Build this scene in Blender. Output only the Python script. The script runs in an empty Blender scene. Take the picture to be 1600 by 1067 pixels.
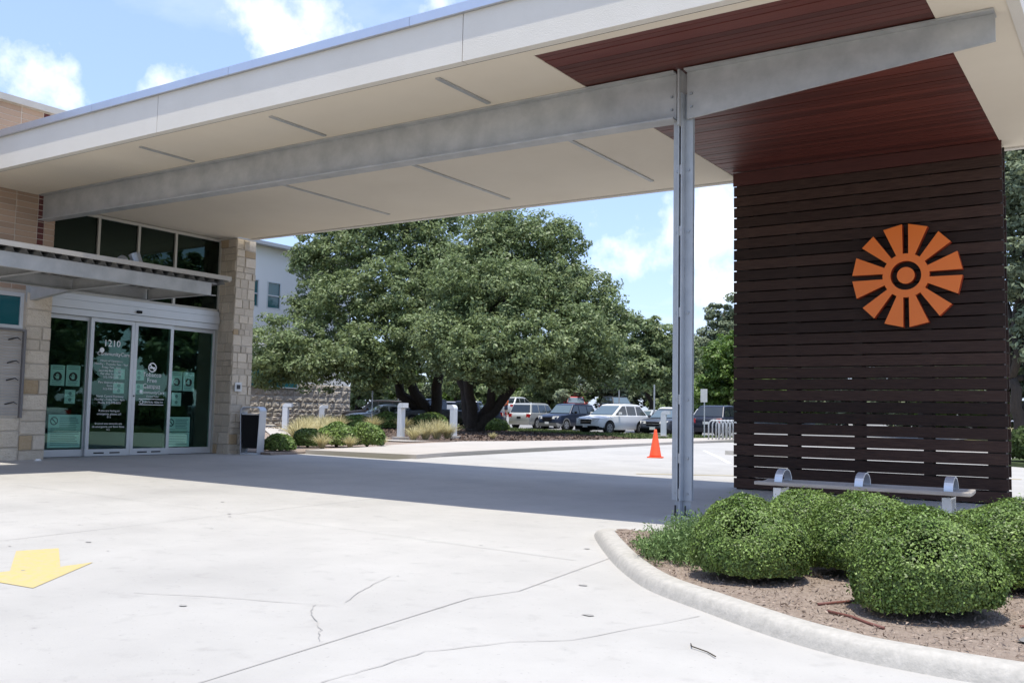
import bpy, bmesh, math, random
import numpy as np
from mathutils import Vector, Matrix

random.seed(7)
NP = np.random.default_rng(11)
sc = bpy.context.scene
COL = sc.collection
R = math.radians

# ------------------------------------------------------------------ camera, sky, sun, exposure
F_PX, YAW, PITCH, ROLL = 1476.6, R(33.986), R(4.485), R(1.096)
cam = bpy.data.cameras.new('camera')
cam.sensor_width = 36.0
cam.lens = 36.0 * F_PX / 1600.0
cam.clip_start, cam.clip_end = 0.05, 3000
camo = bpy.data.objects.new('camera', cam)
COL.objects.link(camo)
cy, sy, cp, sp = math.cos(YAW), math.sin(YAW), math.cos(PITCH), math.sin(PITCH)
Fv = Vector((-sy*cp, cy*cp, sp)); R0 = Vector((cy, sy, 0)); U0 = R0.cross(Fv)
Rv = R0*math.cos(ROLL) + U0*math.sin(ROLL); Uv = U0*math.cos(ROLL) - R0*math.sin(ROLL)
M = Matrix((Rv, Uv, -Fv)).transposed().to_4x4()
M.translation = Vector((0, 0, 1.0))
camo.matrix_world = M
sc.camera = camo

SUN = Vector((0.11, -0.155, 1.0)).normalized()          # towards the sun
ELEV = math.asin(SUN.z); AZ = math.atan2(SUN.x, SUN.y)
sun = bpy.data.lights.new('sun', 'SUN')
sun.energy, sun.angle, sun.color = 2.95, R(0.53), (1.0, 0.95, 0.835)
suno = bpy.data.objects.new('sun', sun); COL.objects.link(suno)
suno.rotation_euler = (-SUN).to_track_quat('-Z', 'Y').to_euler()
suno.location = (0, -20, 60)

world = bpy.data.worlds.new('World'); sc.world = world
world.use_nodes = True
wn, wl = world.node_tree.nodes, world.node_tree.links
wn.clear()
out = wn.new('ShaderNodeOutputWorld'); bg = wn.new('ShaderNodeBackground')
sky = wn.new('ShaderNodeTexSky'); sky.sky_type = 'NISHITA'; sky.sun_disc = False
sky.sun_elevation, sky.sun_rotation = ELEV, AZ
sky.altitude, sky.air_density, sky.dust_density, sky.ozone_density = 200, 1.0, 1.2, 1.0
SKY_S = 0.15
bg.inputs['Strength'].default_value = SKY_S
def wmath(op, a, b=None, c=None, clamp=False):
    n = wn.new('ShaderNodeMath'); n.operation = op; n.use_clamp = clamp
    for i, v in enumerate((a, b, c)):
        if v is None: continue
        if isinstance(v, (int, float)): n.inputs[i].default_value = v
        else: wl.new(v, n.inputs[i])
    return n.outputs[0]
tc = wn.new('ShaderNodeTexCoord')
sep = wn.new('ShaderNodeSeparateXYZ'); wl.new(tc.outputs['Generated'], sep.inputs[0])
zc = wmath('MAXIMUM', sep.outputs['Z'], 0.02)
zc = wmath('ADD', zc, 0.12)
comb = wn.new('ShaderNodeCombineXYZ')
wl.new(wmath('DIVIDE', sep.outputs['X'], zc), comb.inputs[0])
wl.new(wmath('DIVIDE', sep.outputs['Y'], zc), comb.inputs[1])
comb.inputs[2].default_value = 3.1
cn = wn.new('ShaderNodeTexNoise'); cn.inputs['Scale'].default_value = 1.5
cn.inputs['Detail'].default_value = 9; cn.inputs['Roughness'].default_value = 0.56
wl.new(comb.outputs[0], cn.inputs['Vector'])
dens = wmath('SUBTRACT', cn.outputs['Fac'], 0.575)
# scattered cumulus: a puff centred on each direction, all round the sky
puffs = []
for px, py, rad, op in ((430, 50, .068, 1), (492, 28, .058, 1), (262, 128, .062, .95), (48, 105, .062, .62), (118, 108, .035, .55), (110, 160, .045, .7), (690, 0, .03, .8),
                        (985, 395, .065, 1), (1060, 375, .07, 1), (1140, 340, .075, 1), (1130, 450, .06, 1), (1230, 300, .1, 1)):
    d = (Rv*((px-800)/F_PX) - Uv*((py-533.5)/F_PX) + Fv).normalized()
    puffs.append((d, rad, op))
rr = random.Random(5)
for i in range(30):  # unseen clouds outside the frame, made more and larger to add fill light
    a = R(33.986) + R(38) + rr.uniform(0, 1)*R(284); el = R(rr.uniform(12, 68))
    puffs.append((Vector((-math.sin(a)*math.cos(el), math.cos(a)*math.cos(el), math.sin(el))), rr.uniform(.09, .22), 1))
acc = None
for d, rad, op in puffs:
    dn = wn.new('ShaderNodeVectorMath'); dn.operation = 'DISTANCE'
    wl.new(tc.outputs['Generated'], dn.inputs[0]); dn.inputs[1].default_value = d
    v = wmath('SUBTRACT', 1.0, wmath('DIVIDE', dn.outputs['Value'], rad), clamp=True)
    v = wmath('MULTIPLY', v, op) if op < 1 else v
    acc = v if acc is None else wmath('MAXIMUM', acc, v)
fine = wn.new('ShaderNodeTexNoise'); fine.inputs['Scale'].default_value = 14
fine.inputs['Detail'].default_value = 10; fine.inputs['Roughness'].default_value = 0.6
wl.new(tc.outputs['Generated'], fine.inputs['Vector'])
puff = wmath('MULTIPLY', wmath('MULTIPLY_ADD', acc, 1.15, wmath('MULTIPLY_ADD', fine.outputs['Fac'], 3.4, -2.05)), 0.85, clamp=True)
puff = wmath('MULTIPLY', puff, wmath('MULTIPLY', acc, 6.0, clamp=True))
thin = wmath('MULTIPLY', dens, 2.6, clamp=True)
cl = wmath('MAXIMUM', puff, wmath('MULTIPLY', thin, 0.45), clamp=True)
mixw = wn.new('ShaderNodeMixRGB'); wl.new(cl, mixw.inputs[0])
# sky colour through a little haze, clouds as bright white
hz = wn.new('ShaderNodeMixRGB'); hz.inputs[0].default_value = 0.5; hz.inputs[2].default_value = (1.95, 2.7, 4.9, 1)
wl.new(sky.outputs[0], hz.inputs[1])
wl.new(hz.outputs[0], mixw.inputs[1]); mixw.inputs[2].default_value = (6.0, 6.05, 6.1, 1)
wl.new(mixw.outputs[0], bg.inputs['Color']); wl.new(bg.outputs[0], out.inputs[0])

sc.view_settings.view_transform = 'Standard'; sc.view_settings.look = 'None'
sc.view_settings.gamma = 1; sc.view_settings.use_curve_mapping = False
sc.view_settings.exposure = 0.86
sc.cycles.max_bounces = 8; sc.cycles.diffuse_bounces = 4; sc.cycles.glossy_bounces = 4
sc.cycles.transparent_max_bounces = 12; sc.cycles.caustics_reflective = False; sc.cycles.caustics_refractive = False

# ------------------------------------------------------------------ materials
MATS = {}
def mat(name, c1, c2=None, scale=4.0, rough=.7, metal=0.0, bump=0.0, bscale=60.0, rnd=0.0, island=0.0, stretch=None, detail=5, spec=.5, transl=0.0, contrast=.25, bdist=.01):
    m = bpy.data.materials.new(name); m.use_nodes = True
    n, l = m.node_tree.nodes, m.node_tree.links
    b = n['Principled BSDF']; o = n['Material Output']
    b.inputs['Roughness'].default_value = rough; b.inputs['Metallic'].default_value = metal
    b.inputs['Specular IOR Level'].default_value = spec
    t = n.new('ShaderNodeTexCoord'); vec = t.outputs['Object']
    if stretch:
        mp = n.new('ShaderNodeMapping'); mp.inputs['Scale'].default_value = stretch
        l.new(vec, mp.inputs['Vector']); vec = mp.outputs[0]
    colout = None
    if c2 is not None:
        nz = n.new('ShaderNodeTexNoise'); nz.inputs['Scale'].default_value = scale; nz.inputs['Detail'].default_value = detail
        nz.inputs['Roughness'].default_value = .62
        l.new(vec, nz.inputs['Vector'])
        rp = n.new('ShaderNodeValToRGB'); rp.color_ramp.elements[0].position = .5-contrast; rp.color_ramp.elements[1].position = .5+contrast
        rp.color_ramp.elements[0].color = (*c1, 1); rp.color_ramp.elements[1].color = (*c2, 1)
        l.new(nz.outputs['Fac'], rp.inputs[0]); colout = rp.outputs[0]
    if rnd or island:
        src = n.new('ShaderNodeObjectInfo').outputs['Random'] if rnd else n.new('ShaderNodeNewGeometry').outputs['Random Per Island']
        k = rnd or island
        mr = n.new('ShaderNodeMapRange'); mr.inputs[3].default_value = 1-k; mr.inputs[4].default_value = 1+k
        l.new(src, mr.inputs[0])
        vm = n.new('ShaderNodeVectorMath'); vm.operation = 'SCALE'
        if colout is None: vm.inputs[0].default_value = c1
        else: l.new(colout, vm.inputs[0])
        l.new(mr.outputs[0], vm.inputs['Scale']); colout = vm.outputs[0]
    if colout is None: b.inputs['Base Color'].default_value = (*c1, 1)
    else: l.new(colout, b.inputs['Base Color'])
    if bump:
        bn = n.new('ShaderNodeTexNoise'); bn.inputs['Scale'].default_value = bscale; bn.inputs['Detail'].default_value = 6
        l.new(vec, bn.inputs['Vector'])
        bp = n.new('ShaderNodeBump'); bp.inputs['Strength'].default_value = bump; bp.inputs['Distance'].default_value = bdist
        l.new(bn.outputs['Fac'], bp.inputs['Height']); l.new(bp.outputs[0], b.inputs['Normal'])
    if transl:
        tr = n.new('ShaderNodeBsdfTranslucent'); mx = n.new('ShaderNodeMixShader'); mx.inputs[0].default_value = transl
        if colout is None: tr.inputs[0].default_value = (*c1, 1)
        else: l.new(colout, tr.inputs[0])
        l.new(b.outputs[0], mx.inputs[1]); l.new(tr.outputs[0], mx.inputs[2]); l.new(mx.outputs[0], o.inputs[0])
    MATS[name] = m
    return m

def glass_mat(name, tint, refl=1.5, rough=.01):
    m = bpy.data.materials.new(name); m.use_nodes = True
    n, l = m.node_tree.nodes, m.node_tree.links
    n.remove(n['Principled BSDF']); o = n['Material Output']
    tr = n.new('ShaderNodeBsdfTransparent'); tr.inputs[0].default_value = (*tint, 1)
    gl = n.new('ShaderNodeBsdfGlossy'); gl.inputs['Roughness'].default_value = rough; gl.inputs[0].default_value = (.70, .96, .86, 1)
    fr = n.new('ShaderNodeFresnel'); fr.inputs[0].default_value = refl
    mx = n.new('ShaderNodeMixShader'); l.new(fr.outputs[0], mx.inputs[0]); l.new(tr.outputs[0], mx.inputs[1]); l.new(gl.outputs[0], mx.inputs[2])
    l.new(mx.outputs[0], o.inputs[0]); MATS[name] = m
    return m

CONC = mat('concrete_pavement', (.375, .362, .342), (.45, .435, .41), scale=1.1, rough=.85, bump=.25, bscale=90, detail=9, bdist=.004)
def concrete_wear(m):
    n, l = m.node_tree.nodes, m.node_tree.links
    b = n['Principled BSDF']; src = b.inputs['Base Color'].links[0].from_socket
    t = n.new('ShaderNodeTexCoord')
    last = src
    for sc_, lo, hi, dark in ((.22, .45, .70, .87), (.9, .50, .72, .92), (6.5, .58, .74, .88), (38, .64, .72, .80), (190, .62, .74, .80)):
        nz = n.new('ShaderNodeTexNoise'); nz.inputs['Scale'].default_value = sc_; nz.inputs['Detail'].default_value = 7
        l.new(t.outputs['Object'], nz.inputs['Vector'])
        mr = n.new('ShaderNodeMapRange'); mr.inputs[1].default_value = lo; mr.inputs[2].default_value = hi
        mr.inputs[3].default_value = 1; mr.inputs[4].default_value = dark
        l.new(nz.outputs['Fac'], mr.inputs[0])
        vm = n.new('ShaderNodeVectorMath'); vm.operation = 'SCALE'
        l.new(last, vm.inputs[0]); l.new(mr.outputs[0], vm.inputs['Scale']); last = vm.outputs[0]
    l.new(last, b.inputs['Base Color'])
concrete_wear(CONC)
WALK = mat('sidewalk_concrete', (.385, .353, .316), (.45, .413, .376), scale=1.5, rough=.9, bump=.2, bscale=80, bdist=.004)
KERB = mat('kerb_concrete', (.33, .315, .285), (.47, .445, .405), scale=22, rough=.9, bump=.5, bscale=70, detail=9, bdist=.006)
ASPH = mat('parking_asphalt', (.20, .20, .20), (.27, .265, .26), scale=.7, rough=.9, bump=.3, bscale=60)
JOINT = mat('joint_dark', (.22, .21, .20), (.38, .37, .35), scale=6, rough=.95)
YEL = mat('yellow_paint', (.43, .375, .24), (.54, .41, .12), scale=20, rough=.7, bump=.2)
WHT = mat('white_paint', (.66, .66, .64), (.78, .78, .76), scale=7, rough=.7)
MULCH = mat('brown_mulch', (.06, .042, .032), (.16, .115, .09), scale=9, rough=.95, bump=.9, bscale=40, detail=9, bdist=.04)
SOIL = mat('decomposed_mulch', (.205, .152, .118), (.36, .29, .235), scale=22, rough=.95, bump=1, bscale=120, detail=10, bdist=.015)
GRASSM = mat('lawn', (.045, .075, .018), (.10, .13, .035), scale=3, rough=.9, bump=1, bscale=60, bdist=.05)
FIELD = mat('dry_grass', (.13, .14, .05), (.24, .21, .10), scale=.12, rough=.95, bump=1, bscale=2, bdist=.2)
STUCCO = mat('cream_stucco', (.70, .62, .495), (.76, .68, .55), scale=.8, rough=.9, bump=.35, bscale=160, detail=8, bdist=.004)
FASC = mat('fascia_stucco', (.64, .60, .53), (.70, .66, .59), scale=1.2, rough=.9, bump=.5, bscale=120, bdist=.006)
COPING = mat('coping_metal', (.55, .57, .62), (.62, .64, .68), scale=2, rough=.38, metal=.75)
GALV = mat('galvanised_steel', (.36, .365, .36), (.50, .50, .49), scale=3.5, rough=.55, metal=.35, bump=.12, bscale=35, detail=8, contrast=.2)
GALVC = mat('galvanised_column', (.36, .385, .41), (.47, .495, .515), scale=5, rough=.55, metal=.25, bump=.1, bscale=40, detail=8)
DARKST = mat('dark_steel', (.05, .05, .05), None, rough=.6, metal=.4)
BOLT = mat('bolt_steel', (.34, .36, .38), (.42, .44, .46), scale=30, rough=.5, metal=.7)
PLANK = mat('red_cedar', (.075, .018, .012), (.125, .030, .021), scale=3, rough=.5, stretch=(1.2, 18, 18), rnd=.30, bump=.15, bscale=8)
SLAT = mat('weathered_ipe', (.020, .0095, .0075), (.066, .038, .028), scale=3, rough=.62, stretch=(1.5, 22, 22), rnd=.45, bump=.3, bscale=6, detail=9, spec=.22)
POSTW = mat('dark_post', (.028, .022, .02), (.045, .035, .03), scale=4, rough=.8)
ORANGE = mat('orange_enamel', (.86, .185, .014), (.90, .20, .018), scale=2, rough=.38)
ORED = mat('orange_edge', (.40, .045, .012), None, rough=.5)
BRICK = mat('tan_brick', (.37, .25, .175), (.45, .315, .225), scale=22, rough=.85, rnd=.13, bump=.4, bscale=90)
BURG = mat('burgundy_brick', (.085, .022, .02), (.12, .03, .027), scale=22, rough=.8, rnd=.15, bump=.3, bscale=90)
MORT = mat('mortar', (.50, .44, .36), (.58, .51, .43), scale=18, rough=.95, bump=.4)
STONE = mat('limestone', (.62, .525, .405), (.78, .69, .56), scale=4, rough=.9, rnd=.10, bump=1, bscale=14, detail=10, bdist=.03)
STONEY = mat('ochre_limestone', (.45, .32, .18), (.56, .43, .28), scale=6, rough=.9, rnd=.12, bump=.9, bscale=16, bdist=.02)
STONEF = mat('rough_limestone', (.44, .39, .32), (.62, .56, .48), scale=3, rough=.95, rnd=.16, bump=1, bscale=3.4, detail=8, bdist=.16)
ALU = mat('clear_aluminium', (.56, .57, .58), (.62, .63, .64), scale=1.5, rough=.4, metal=.5)
ALUW = mat('beige_mullion', (.50, .48, .43), None, rough=.5, metal=.2)
TRIM = mat('pale_trim', (.43, .40, .36), (.49, .46, .415), scale=3, rough=.5, metal=.25)
GLASS = glass_mat('green_tinted_glass', (.80, .96, .915), 1.46)
GLASSD = glass_mat('dark_tinted_glass', (.07, .15, .12), 1.55)
GLASST = mat('teal_window', (.015, .10, .115), (.025, .13, .15), scale=.4, rough=.05, spec=.7)
ROOMM = mat('dark_interior', (.02, .025, .022), (.03, .035, .03), scale=1, rough=.9)
ROOMF = mat('interior_floor', (.06, .065, .06), (.09, .09, .085), scale=1, rough=.4)
PAPER = mat('poster_paper', (.82, .85, .82), None, rough=.8)
INK = mat('poster_ink', (.05, .06, .07), None, rough=.8)
INKG = mat('poster_grey_ink', (.30, .34, .34), None, rough=.8)
RING = mat('poster_dark_ring', (.10, .03, .04), None, rough=.8)
VINYL = mat('white_vinyl', (.85, .86, .86), None, rough=.5)
BLK = mat('black_plastic', (.008, .008, .009), None, rough=.7, spec=.2)
BINM = mat('bin_silver', (.48, .50, .54), (.55, .57, .60), scale=4, rough=.42, metal=.5)
WOODG = mat('grey_bench_wood', (.24, .215, .19), (.36, .33, .30), scale=3, rough=.75, stretch=(2, 25, 25), rnd=.15, bump=.2, bscale=6)
BENCHM = mat('bench_steel', (.60, .63, .67), None, rough=.35, metal=.6)
BOLL = mat('bollard_paint', (.56, .58, .60), (.62, .64, .66), scale=3, rough=.45, metal=.15)
CONE = mat('traffic_orange', (.78, .085, .025), (.84, .11, .035), scale=6, rough=.5)
WHB = mat('white_building', (.85, .84, .81), (.88, .87, .84), scale=.3, rough=.9)
BARK = mat('oak_bark', (.030, .024, .020), (.065, .053, .044), scale=5, rough=.95, bump=1, bscale=14, stretch=(3, 3, .6), bdist=.05)
OAK = mat('live_oak_leaf', (.165, .225, .095), (.25, .305, .142), scale=.35, rough=.48, island=.45, transl=.42, spec=.4)
OAKG = mat('grey_green_leaf', (.155, .19, .115), (.215, .25, .155), scale=.3, rough=.7, island=.35, transl=.25, spec=.2)
LIME = mat('light_green_leaf', (.10, .175, .028), (.15, .235, .045), scale=.4, rough=.5, island=.35, transl=.35)
BOX = mat('clipped_shrub_leaf', (.095, .165, .032), (.20, .275, .068), scale=2.6, rough=.48, island=.65, transl=.22, spec=.42)
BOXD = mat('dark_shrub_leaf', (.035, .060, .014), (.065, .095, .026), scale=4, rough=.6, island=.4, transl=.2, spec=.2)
TWIG = mat('shrub_twig', (.05, .042, .03), (.09, .075, .055), scale=12, rough=.95)
HERB = mat('feathery_herb', (.15, .245, .075), (.22, .32, .12), scale=4, rough=.6, island=.35, transl=.35)
STRAW = mat('feather_grass', (.44, .39, .19), (.60, .55, .33), scale=3, rough=.8, island=.3, transl=.3)
CHIP = mat('mulch_chip', (.20, .145, .11), (.38, .305, .25), scale=9, rough=.95, island=.3)
HOSE = mat('brown_drip_hose', (.16, .06, .045), None, rough=.6)
FABR = mat('landscape_fabric', (.10, .105, .11), (.26, .235, .21), scale=7, rough=.9)
SKIN = mat('skin', (.45, .27, .19), None, rough=.6)
SHIRT = mat('orange_shirt', (.75, .17, .06), None, rough=.8)
SHORTS = mat('navy_shorts', (.03, .035, .06), None, rough=.8)
HAIR = mat('dark_hair', (.02, .014, .01), None, rough=.7)
TYRE = mat('tyre_rubber', (.014, .014, .014), None, rough=.8)
RIM = mat('alloy_rim', (.45, .46, .47), None, rough=.35, metal=.7)
CGLASS = mat('car_glass', (.018, .024, .028), None, rough=.05, spec=.9)
CGLASSB = mat('car_windshield', (.10, .14, .165), None, rough=.05, spec=.9)
TAIL = mat('red_tail_lamp', (.42, .012, .012), None, rough=.2)
HEADL = mat('clear_head_lamp', (.62, .62, .60), None, rough=.12)
PLATE = mat('number_plate_white', (.72, .73, .72), None, rough=.5)
CHROME = mat('chrome_trim', (.5, .5, .5), None, rough=.2, metal=.9)

# ------------------------------------------------------------------ geometry helpers
class MB:
    def __init__(s): s.v, s.f = [], []
    def add(s, vs, fs):
        k = len(s.v); s.v += [tuple(p) for p in vs]; s.f += [tuple(i+k for i in f) for f in fs]; return s
    def hexa(s, p):      # 8 points: bottom ring 0-3 (ccw from above), top ring 4-7
        return s.add(p, [(3,2,1,0), (4,5,6,7), (0,1,5,4), (1,2,6,5), (2,3,7,6), (3,0,4,7)])
    def box(s, x0, x1, y0, y1, z0, z1):
        if x0 > x1: x0, x1 = x1, x0
        if y0 > y1: y0, y1 = y1, y0
        return s.hexa([(x0,y0,z0),(x1,y0,z0),(x1,y1,z0),(x0,y1,z0),(x0,y0,z1),(x1,y0,z1),(x1,y1,z1),(x0,y1,z1)])
    def sbox(s, x0, x1, y0, y1, zb, zt):     # z as functions of x (sloping canopy)
        return s.hexa([(x0,y0,zb(x0)),(x1,y0,zb(x1)),(x1,y1,zb(x1)),(x0,y1,zb(x0)),(x0,y0,zt(x0)),(x1,y0,zt(x1)),(x1,y1,zt(x1)),(x0,y1,zt(x0))])
    def prism(s, poly, a, b):                # 3D polygon swept by the vector b-a given as offsets
        n = len(poly); a, b = Vector(a), Vector(b)
        vs = [Vector(p)+a for p in poly] + [Vector(p)+b for p in poly]
        fs = [tuple(range(n))[::-1], tuple(range(n, 2*n))] + [(i, (i+1) % n, n+(i+1) % n, n+i) for i in range(n)]
        return s.add(vs, fs)
    def tube(s, pts, rad, seg=8, cap=True):
        pts = [Vector(p) for p in pts]
        if not hasattr(rad, '__len__'): rad = [rad]*len(pts)
        rings = []; ref = None
        for i, p in enumerate(pts):
            t = (pts[min(i+1, len(pts)-1)] - pts[max(i-1, 0)]).normalized()
            if ref is None: ref = Vector((0,0,1)).cross(t) if abs(t.z) < .9 else Vector((1,0,0)).cross(t)
            ref = (ref - t*ref.dot(t)).normalized(); b = t.cross(ref)
            rings.append([p + (ref*math.cos(2*math.pi*k/seg) + b*math.sin(2*math.pi*k/seg))*rad[i] for k in range(seg)])
        vs = [q for r in rings for q in r]; fs = []
        for i in range(len(pts)-1):
            for k in range(seg):
                fs.append((i*seg+k, i*seg+(k+1) % seg, (i+1)*seg+(k+1) % seg, (i+1)*seg+k))
        if cap: fs += [tuple(range(seg))[::-1], tuple((len(pts)-1)*seg+k for k in range(seg))]
        return s.add(vs, fs)
    def disc_y(s, c, r, y0, y1, seg=20):     # cylinder along Y
        return s.tube([(c[0], y0, c[1]), (c[0], y1, c[1])], r, seg)
    def mesh(s, name, smooth=False):
        me = bpy.data.meshes.new(name); me.from_pydata(s.v, [], s.f); me.update()
        bm = bmesh.new(); bm.from_mesh(me); bmesh.ops.recalc_face_normals(bm, faces=bm.faces); bm.to_mesh(me); bm.free()
        if smooth:
            for p in me.polygons: p.use_smooth = True
        return me
    def build(s, name, m, parent=None, smooth=False, bevel=0, **kw):
        return link(name, s.mesh(name, smooth), m, parent, bevel, **kw)

def link(name, me, m, parent=None, bevel=0, **kw):
    o = bpy.data.objects.new(name, me); COL.objects.link(o)
    if m is not None and len(me.materials) == 0: me.materials.append(m)
    if parent: o.parent = parent
    if bevel:
        b = o.modifiers.new('bevel', 'BEVEL'); b.width = bevel; b.segments = 2; b.limit_method = 'ANGLE'
    tag(o, **kw)
    return o
def tag(o, label=None, cat=None, group=None, kind=None):
    if label: o['label'] = label
    if cat: o['category'] = cat
    if group: o['group'] = group
    if kind: o['kind'] = kind
    return o
def thing(name, label, cat, loc=(0, 0, 0), rz=0, group=None):
    o = bpy.data.objects.new(name, None); COL.objects.link(o)
    o.location = loc; o.rotation_euler = (0, 0, rz); o.empty_display_size = .2
    return tag(o, label, cat, group)
def copy_tree(o, parent=None):
    c = o.copy(); COL.objects.link(c)
    if parent: c.parent = parent
    for ch in list(o.children): copy_tree(ch, c)
    return c

def smooth01(a, b, x):
    t = min(max((x-a)/(b-a), 0), 1); return t*t*(3-2*t)
def gz(x, y):
    return .07*min(max((-x-6)/10, 0), 1) + 1.0*smooth01(66, 84, -.559*x + .829*y)

def sheet(name, poly, dz, m, step=4.0, kind='structure', parent=None, skirt=0, **kw):
    bm = bmesh.new()
    bm.faces.new([bm.verts.new((x, y, 0)) for x, y in poly])
    xs = [p[0] for p in poly]; ys = [p[1] for p in poly]
    for a, b, ax in ((min(xs), max(xs), 0), (min(ys), max(ys), 1)):
        n = int((b-a)/step)
        cuts_ = [a+(b-a)*i/(n+1) for i in range(1, n+1)] + ([-6.0, -16.0] if ax == 0 else [])
        for q in cuts_:
            co = Vector((0,0,0)); co[ax] = q; no = Vector((0,0,0)); no[ax] = 1
            bmesh.ops.bisect_plane(bm, geom=bm.verts[:]+bm.edges[:]+bm.faces[:], plane_co=co, plane_no=no)
    for v in bm.verts: v.co.z = gz(v.co.x, v.co.y) + dz
    bmesh.ops.recalc_face_normals(bm, faces=bm.faces)
    if sum(f.normal.z for f in bm.faces) < 0: bmesh.ops.reverse_faces(bm, faces=bm.faces)
    if skirt:
        r = bmesh.ops.extrude_edge_only(bm, edges=[e for e in bm.edges if e.is_boundary])
        for v in r['geom']:
            if isinstance(v, bmesh.types.BMVert): v.co.z -= skirt
    me = bpy.data.meshes.new(name); bm.to_mesh(me); bm.free()
    return link(name, me, m, parent, kind=kind, **kw)

def ribbon(mb, pts, w, dz=.004):
    pts = [Vector((x, y, 0)) for x, y in pts]
    L, Rr = [], []
    for i, p in enumerate(pts):
        t = (pts[min(i+1, len(pts)-1)] - pts[max(i-1, 0)]).normalized(); n = Vector((-t.y, t.x, 0))
        ww = w*(.6+.8*random.random()) if w < .012 else w
        for S, q in ((L, p+n*ww/2), (Rr, p-n*ww/2)): S.append((q.x, q.y, gz(q.x, q.y)+dz))
    n = len(pts)
    mb.add(L+Rr, [(i, i+1, n+i+1, n+i) for i in range(n-1)])
def wobble(pts, amp, n=6):
    o = []
    for a, b in zip(pts[:-1], pts[1:]):
        for i in range(n):
            t = i/n; o.append((a[0]+(b[0]-a[0])*t+random.uniform(-amp, amp), a[1]+(b[1]-a[1])*t+random.uniform(-amp, amp)))
    return o+[pts[-1]]

def leaf_mesh(name, C, size, N=None, var=.35, aspect=.5, up=.35):
    """rhombic leaves: C centres (n,3); N preferred outward normals"""
    n = len(C); C = np.asarray(C, float)
    nn = NP.normal(size=(n, 3)); nn[:, 2] += up
    if N is not None: nn = nn*.6 + N*1.1
    nn /= np.linalg.norm(nn, axis=1)[:, None]
    a = NP.normal(size=(n, 3)); a -= nn*(a*nn).sum(1)[:, None]; a /= np.linalg.norm(a, axis=1)[:, None]
    b = np.cross(nn, a)
    s = (size*(1+var*NP.uniform(-1, 1, n)))[:, None]
    V = np.empty((n, 4, 3))
    V[:, 0] = C - a*s*.5; V[:, 1] = C + b*s*aspect*.5 + nn*s*.08; V[:, 2] = C + a*s*.5; V[:, 3] = C - b*s*aspect*.5 + nn*s*.08
    me = bpy.data.meshes.new(name)
    me.vertices.add(4*n); me.vertices.foreach_set('co', V.reshape(-1))
    me.loops.add(4*n); me.loops.foreach_set('vertex_index', np.arange(4*n, dtype=np.int32))
    me.polygons.add(n); me.polygons.foreach_set('loop_start', np.arange(0, 4*n, 4, dtype=np.int32))
    me.polygons.foreach_set('loop_total', np.full(n, 4, dtype=np.int32))
    me.update(); me.validate()
    return me

def rand_dirs(n):
    d = NP.normal(size=(n, 3)); return d/np.linalg.norm(d, axis=1)[:, None]

def crown_points(lobes, n, twig=.55, squash=.95, fill=.35):
    """leaf clusters (twigs) over the lobes' shells and inside them"""
    lobes = np.array(lobes, float); w = lobes[:, 3]**2; w /= w.sum()
    per = 64; k = max(1, n//per)
    idx = NP.choice(len(lobes), k, p=w)
    d = rand_dirs(k)
    rad = np.where(NP.random(k) < fill, NP.uniform(.35, .8, k), NP.uniform(.80, 1.10, k))
    off = d*(lobes[idx, 3]*rad)[:, None]; off[:, 2] *= squash
    tw = lobes[idx, :3] + off
    sz = twig*NP.uniform(.45, 1.25, k)
    q = rand_dirs(k*per)*(NP.uniform(.25, 1, k*per)**.5)[:, None]
    P = np.repeat(tw, per, 0) + q*np.repeat(sz, per)[:, None]*np.array([.85, .85, .52])
    Nn = q*.9 + np.repeat(d, per, 0)*.25; Nn[:, 2] += .45
    return P, Nn

def tree(name, label, cat, base, lobes, n, leaf, lm, trunks, group=None, twig=.55, fill=.35, squash=.95):
    t = thing(name, label, cat, base, group=group)
    inv = Vector(base)
    P, Nn = crown_points(lobes, n, twig, squash, fill)
    P = P - np.array(base)
    link('crown', leaf_mesh('crown', P, leaf, Nn), lm, t)
    mb = MB()
    for pts, rad in trunks:
        mb.tube([Vector(p)-inv for p in pts], rad, 9)
    mb.build('trunk', BARK, t, smooth=True)
    return t

def limb(a, b, r0, r1, n=5, sag=.35):
    a, b = Vector(a), Vector(b); pts, rs = [], []
    for i in range(n+1):
        s = i/n; p = a.lerp(b, s)
        if 0 < i < n: p += Vector((random.uniform(-1, 1), random.uniform(-1, 1), random.uniform(-.4, 1)))*sag
        pts.append(p); rs.append(r0+(r1-r0)*s**.8)
    return pts, rs

def text_mesh(body, size, spacing=1.0, align='CENTER'):
    c = bpy.data.curves.new('lettering', 'FONT'); c.body = body; c.size = size; c.align_x = align; c.space_line = spacing
    c.resolution_u = 2
    o = bpy.data.objects.new('lettering', c); COL.objects.link(o)
    dg = bpy.context.evaluated_depsgraph_get(); dg.update()
    me = bpy.data.meshes.new_from_object(o.evaluated_get(dg))
    bpy.data.objects.remove(o); bpy.data.curves.remove(c)
    me.materials.clear()
    return me
FACE_X = Matrix(((0, 0, 1), (1, 0, 0), (0, 1, 0))).to_4x4()   # local x -> +Y, local y -> +Z, normal -> +X
FACE_NY = Matrix(((1, 0, 0), (0, 0, -1), (0, 1, 0))).to_4x4()  # local x -> +X, local y -> +Z, normal -> -Y
def place_text(name, body, size, loc, m, parent, face=FACE_X, spacing=1.0, align='CENTER'):
    me = text_mesh(body, size, spacing, align)
    o = link(name, me, m, parent); mm = face.copy(); mm.translation = Vector(loc); o.matrix_local = mm
    return o

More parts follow.
